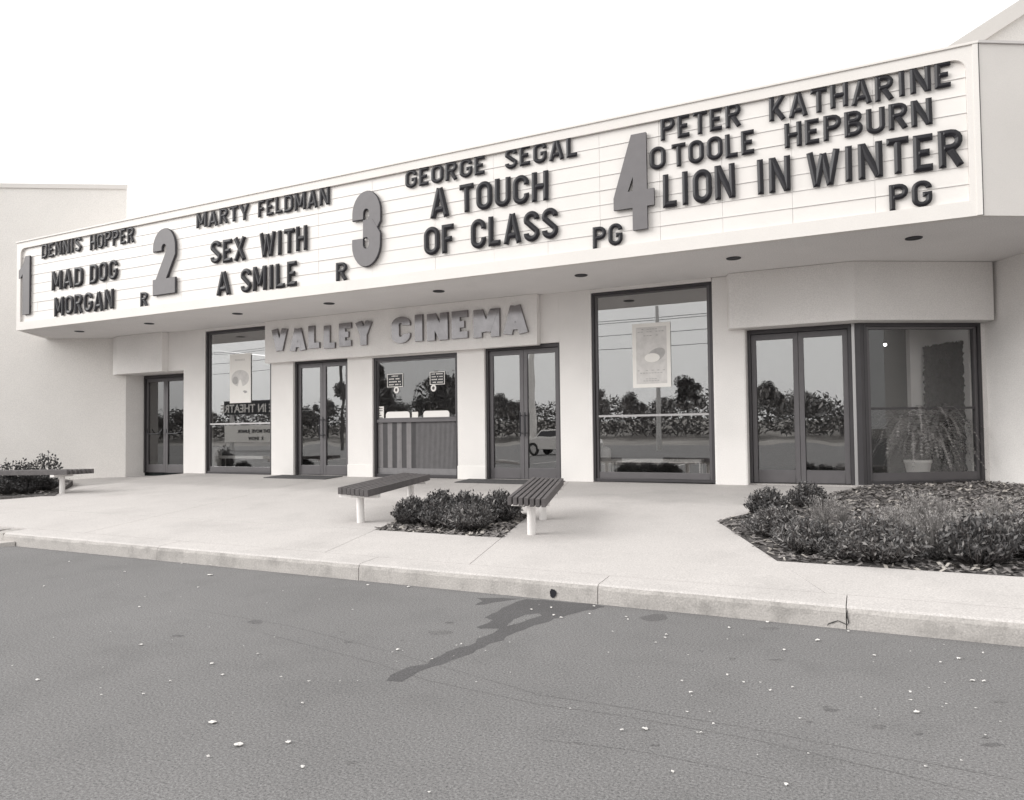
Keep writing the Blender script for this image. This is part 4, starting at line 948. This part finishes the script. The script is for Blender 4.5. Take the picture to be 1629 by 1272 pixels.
# ================================================================== ACROSS THE ROAD (seen in the glass)
MF = F+.09
def mir(x, y, Z, dist=None):
    """photo column/row of a reflected foot on level Z -> the real place on the other side of the glass plane"""
    v = ray(x, y); t = (Z-EYE)/v.z if dist is None else dist/v.y; p = E0+v*t; return Vector((p.x, 2*MF-p.y, p.z))
bank = G()
nx, ny = 60, 8; vs = []
for j in range(ny+1):
    for i in range(nx+1):
        x = -130+200*i/nx; y = -36-70*j/ny; vs.append((x, y, -.02+2.6*(1-cos(min(1, j/5)*pi))/2+.25*sin(x*.23)*min(1, j/2)*.6+.2*sin(x*.7+y)*min(1, j/2)))
bank.add(vs, [(j*(nx+1)+i, (j+1)*(nx+1)+i, (j+1)*(nx+1)+i+1, j*(nx+1)+i+1) for j in range(ny) for i in range(nx)])
o = bank.build('embankment', M['verge']); fixn(o); o['kind'] = 'structure'
def tree_mesh(seed, Ht, Rc, n=1500):
    rnd = random.Random(seed); g = G(); tr = G(); tr.tube((0, 0, 0), (.1, 0, Ht*.5), .16, 8, r2=.09)
    blobs = []
    for k in range(11):
        a = rnd.uniform(0, 6.28); q = rnd.uniform(.1, .8)*Rc; z = Ht*rnd.uniform(.45, .93); c = Vector((q*cos(a), q*sin(a), z)); blobs.append((c, Rc*rnd.uniform(.25, .5))); tr.tube((.05, 0, Ht*.35), c, .06, 5, r2=.02)
    for k in range(n):
        c, r = blobs[k % 11]; d = Vector((rnd.gauss(0, 1), rnd.gauss(0, 1), rnd.gauss(0, .8))).normalized()*r*rnd.uniform(.4, 1.05); p = c+d
        u_ = Vector((rnd.gauss(0, 1), rnd.gauss(0, 1), rnd.gauss(0, 1))).normalized(); w_ = u_.orthogonal().normalized(); l = rnd.uniform(.09, .22)
        g.add([p, p+u_*l+w_*l*.5, p+u_*l*2, p+u_*l-w_*l*.5], [(0, 1, 2, 3)], 0 if rnd.random() < .6 else 1)
    return g.mesh('crown'), tr.mesh('trunk')
TM = [tree_mesh(31, 7, 3.0, 6000), tree_mesh(32, 5.5, 3.0, 6000), tree_mesh(33, 7.6, 2.6, 6000)]
rnd = random.Random(77)
for i in range(30):
    x = -128+i*4.9+rnd.uniform(-1.5, 1.5); y = -50-rnd.uniform(0, 14); me, tr = TM[i % 3]
    e = empty('street_tree', (x, y, 1.4), rnd.uniform(0, 6), 'bushy tree on the bank across the road, seen reflected in the glass', 'tree', 'trees across the road'); s = rnd.uniform(.58, .80)*(2.0 if -66 < x < -48 else 1); e.scale = (s, s, s*rnd.uniform(.8, 1.05))
    link('crown', me, [M['leaf2'], M['leaf3']], e); link('trunk', tr, M['bark'], e)
g = G()
for k in range(34000):
    x = rnd.uniform(-128, 40); y = rnd.uniform(-52, -46); z = .9+rnd.random()*3.5*(1+.18*sin(x*.4)+.12*sin(x*1.3)); l = rnd.uniform(.14, .36)
    u_ = Vector((rnd.gauss(0, 1), rnd.gauss(0, 1), rnd.gauss(0, 1))).normalized(); w_ = u_.orthogonal().normalized(); p = Vector((x, y, z))
    g.add([p, p+u_*l+w_*l*.4, p+u_*l*2, p+u_*l-w_*l*.4], [(0, 1, 2, 3)], 0 if rnd.random() < .6 else 1)
tag(g.build('scrub', [M['leaf2'], M['leaf3']]), 'thick dark scrub along the bank across the road, seen in the glass', 'scrub', kind='stuff')
# utility poles and wires
pb = mir(1049, 717, 0); poles = []
for i, (px, hh, m) in enumerate(((pb.x, 9, 'galv'), (pb.x-26, 9.5, 'bark'), (pb.x-52, 9.5, 'bark'), (pb.x+26, 9.5, 'bark'))):
    y = pb.y-(0 if i == 0 else 1.5); e = empty('utility_pole', (px, y, 0), label=('pale lamp-post like pole across the road reflected under the poster', 'dark wooden utility pole across the road, first left of the pale pole', 'dark wooden utility pole across the road, second left of the pale pole', 'dark wooden utility pole across the road, right of the pale pole')[i], cat='pole')
    g = G(); g.tube((0, 0, -.1), (0, 0, hh), .16, 12, r2=.1); g.build('shaft', M[m], e)
    if i:
        g = G(); g.box(-1.2, 1.2, -.06, .06, hh-.7, hh-.55); g.box(-.9, .9, -.05, .05, hh-1.6, hh-1.48); g.build('crossarm', M['bark'], e)
    poles.append((px, y, hh))
for j, (zo, yo) in enumerate(((-.5, .5), (-.5, -.5), (-1.4, 0), (-2.3, 0))):
    e = G(); xs_ = sorted([poles[2][0]-30, poles[2][0], poles[1][0], poles[3][0], poles[3][0]+30])
    for a, b in zip(xs_, xs_[1:]):
        n = 10
        for k in range(n):
            def wp(t): return Vector((a+(b-a)*t, pb.y-1.5+yo, 9.5+zo-1.1*4*t*(1-t)*.5))
            e.tube(wp(k/n), wp((k+1)/n), .022, 4)
    tag(e.build('power_line', M['handle']), ('topmost front power line', 'topmost rear power line', 'middle power line', 'lowest power line')[j]+' strung between the poles across the road', 'power line', 'power lines')
# white lobby benches and sand bins just inside the tall windows
ry = -1.0
for (xl, xr, xb_, base, tag_) in ((975, 1118, 961, 764, 'right'), (352, 440, 344, 752, 'left')):
    Yi = 12.42; a_ = onY(xl, 732, Yi); b_ = onY(xr, 732, Yi); zr = onY((xl+xr)/2, 732.5 if xl > 900 else 727, Yi).z
    e = empty('lobby_bench', (a_.x, Yi, .452), label='low white lobby bench behind the glass of the tall %s window' % tag_, cat='bench'); L = b_.x-a_.x
    g = G(); g.box(0, L, -.13, .13, zr-.452-.03, zr-.452+.03); g.build('seat', M['white'], e, .006)
    for q_ in (.03, L-.03):
        for y_ in (-.1, .1): g = G(); g.tube((q_, y_, 0), (q_, y_, zr-.452-.03), .014); g.build('leg', M['white'], e)
    c_ = onY(xb_, 730, Yi-.08); e = empty('sand_bin', (c_.x, Yi-.08, .452), label='white cylindrical sand bin standing behind the left edge of the tall %s window' % tag_, cat='bin')
    g = G(); g.lathe([(0, 0), (.12, 0), (.125, .01), (.125, .52), (.11, .53), (0, .53)], 24); g.build('bin_body', M['white'], e)
    g = G(); g.lathe([(.122, .53), (.118, .56), (.05, .60), (0, .605)], 24); g.build('lid', M['white'], e)
for i in range(14):
    x = -44+i*2.9; g = G(); g.add([(x, -7.2, .004), (x+.1, -7.2, .004), (x+.1, -2.5, .004), (x, -2.5, .004)], [(0, 1, 2, 3)]); tag(g.build('parking_line', M['white']), kind='structure')
    if i % 2 == 0:
        g = G(); g.box(0, 1.8, -.08, .08, 0, .13); tag(g.build('wheel_stop', M['concrete'], None, .02, loc=(x+.5, -2.4, 0)), 'long pale concrete wheel stop at the parking edge across the drive', 'wheel stop', 'wheel stops in the car park')
# drive-in sign
sp = mir(409, 700, 0, 44); sx, sy = sp.x, sp.y
e = empty('theatre_sign', (sx, sy, 0), label='roadside sign reading DRIVE IN THEATRE over a white letter board, reflected in the left window', cat='sign')
pxm = abs(mir(430, 700, 0, 44).x-mir(362, 700, 0, 44).x)
z_a = mir(396, 656, 0, 44).z; z_b = mir(396, 640, 0, 44).z; z_c = mir(396, 703, 0, 44).z; z_d = mir(396, 676, 0, 44).z
def text(body, size, m, parent, loc, flip=True, bold=.02):
    c = bpy.data.curves.new('lettering', 'FONT'); c.body = body; c.size = size; c.extrude = .01; c.offset = bold*size; c.align_x = 'CENTER'; c.resolution_u = 2
    t = bpy.data.objects.new('tmp', c); S.collection.objects.link(t); bpy.context.view_layer.update()
    me = bpy.data.meshes.new_from_object(t.evaluated_get(bpy.context.evaluated_depsgraph_get())); bpy.data.objects.remove(t)
    R_ = Matrix.Rotation(pi/2, 4, 'X'); me.transform(R_)
    if flip: me.transform(Matrix.Rotation(pi, 4, 'Z'))
    me.materials.clear(); me.materials.append(m); o = bpy.data.objects.new('lettering', me); S.collection.objects.link(o); o.parent = parent; o.location = loc; return o
Wd = pxm*1.5
g = G(); g.box(-Wd/2, Wd/2, -.15, .15, z_a-.15, z_b+.15); g.build('sign_cabinet', M['signb'], e)
text('DRIVE IN THEATRE', (z_b-z_a)*1.12, M['paper'], e, (0, .17, z_a+.03))
g = G(); g.box(-Wd/2, Wd/2, -.12, .12, z_c, z_d); g.build('letter_board', M['paper'], e)
text('SILENT MOVIE  JUNIOR', (z_d-z_c)*.28, M['signb'], e, (0, .14, z_c+(z_d-z_c)*.55)); text('R  SHOW', (z_d-z_c)*.28, M['signb'], e, (0, .14, z_c+(z_d-z_c)*.12))
for s in (-1, 1): g = G(); g.box(s*Wd/2*.8-.15, s*Wd/2*.8+.15, -.1, .1, 0, z_b); g.build('sign_post', M['galv'], e)
# white parked saloon car
def car(x, y, rz):
    e = empty('parked_car', (x, y, 0), rz, 'white parked saloon car across the drive, seen reflected in the right entrance doors', 'car')
    prof = [(-2.2, .35), (-2.25, .62), (-2.15, .86), (-1.35, .92), (-.95, 1.34), (.55, 1.38), (1.05, .95), (2.1, .84), (2.25, .6), (2.2, .35)]
    def loft(pr, w, name, m, tuck=.0):
        g = G(); n = len(pr); vs = []
        for s in (-1, 1): vs += [(p[0], s*(w-(max(0, p[1]-.9)*tuck)), p[1]) for p in pr]
        g.add(vs, [tuple(range(n)), tuple(range(n, 2*n))[::-1]]+[(i, i+n, (i+1) % n+n, (i+1) % n) for i in range(n)]); o = g.build(name, m, e, .03); return fixn(o)
    loft(prof, .87, 'body', M['carw'], .35)
    loft([(-1.22, .96), (-.92, 1.27), (.50, 1.31), (.92, .96)], .872, 'side_windows', M['carg'], .33)
    g = G(); g.add([(.62, -.68, 1.34), (.62, .68, 1.34), (1.02, .78, .98), (1.02, -.78, .98)], [(0, 1, 2, 3)]); g.add([(-1.0, -.68, 1.32), (-1.0, .68, 1.32), (-1.33, .78, .96), (-1.33, -.78, .96)], [(3, 2, 1, 0)]); o = g.build('windscreen', M['carg'], e)
    for wx in (-1.4, 1.4):
        for s in (-1, 1):
            g = G(); g.tube((wx, s*.74, .33), (wx, s*.89, .33), .33, 20); w = g.build('wheel', M['tyre'], e); g = G(); g.tube((wx, s*.885, .33), (wx, s*.9, .33), .19, 16); g.build('hub_cap', M['galv'], w)
cp = mir(893, 722, 0); car(cp.x, cp.y, radians(8))
wp_ = mir(846, 722, 0); e = empty('light_pole', (wp_.x, wp_.y, 0), label='pale slender light pole in the car park reflected in the right entrance doors', cat='pole')
g = G(); g.tube((0, 0, -.1), (0, 0, 7.5), .24, 12, r2=.14); g.build('shaft', M['white'], e); g = G(); g.box(-.5, .5, -.12, .12, 7.45, 7.55); g.build('lamp_head', M['galv'], e)

print('objects', len(bpy.data.objects), 'tris', sum(len(m.polygons) for m in bpy.data.meshes))
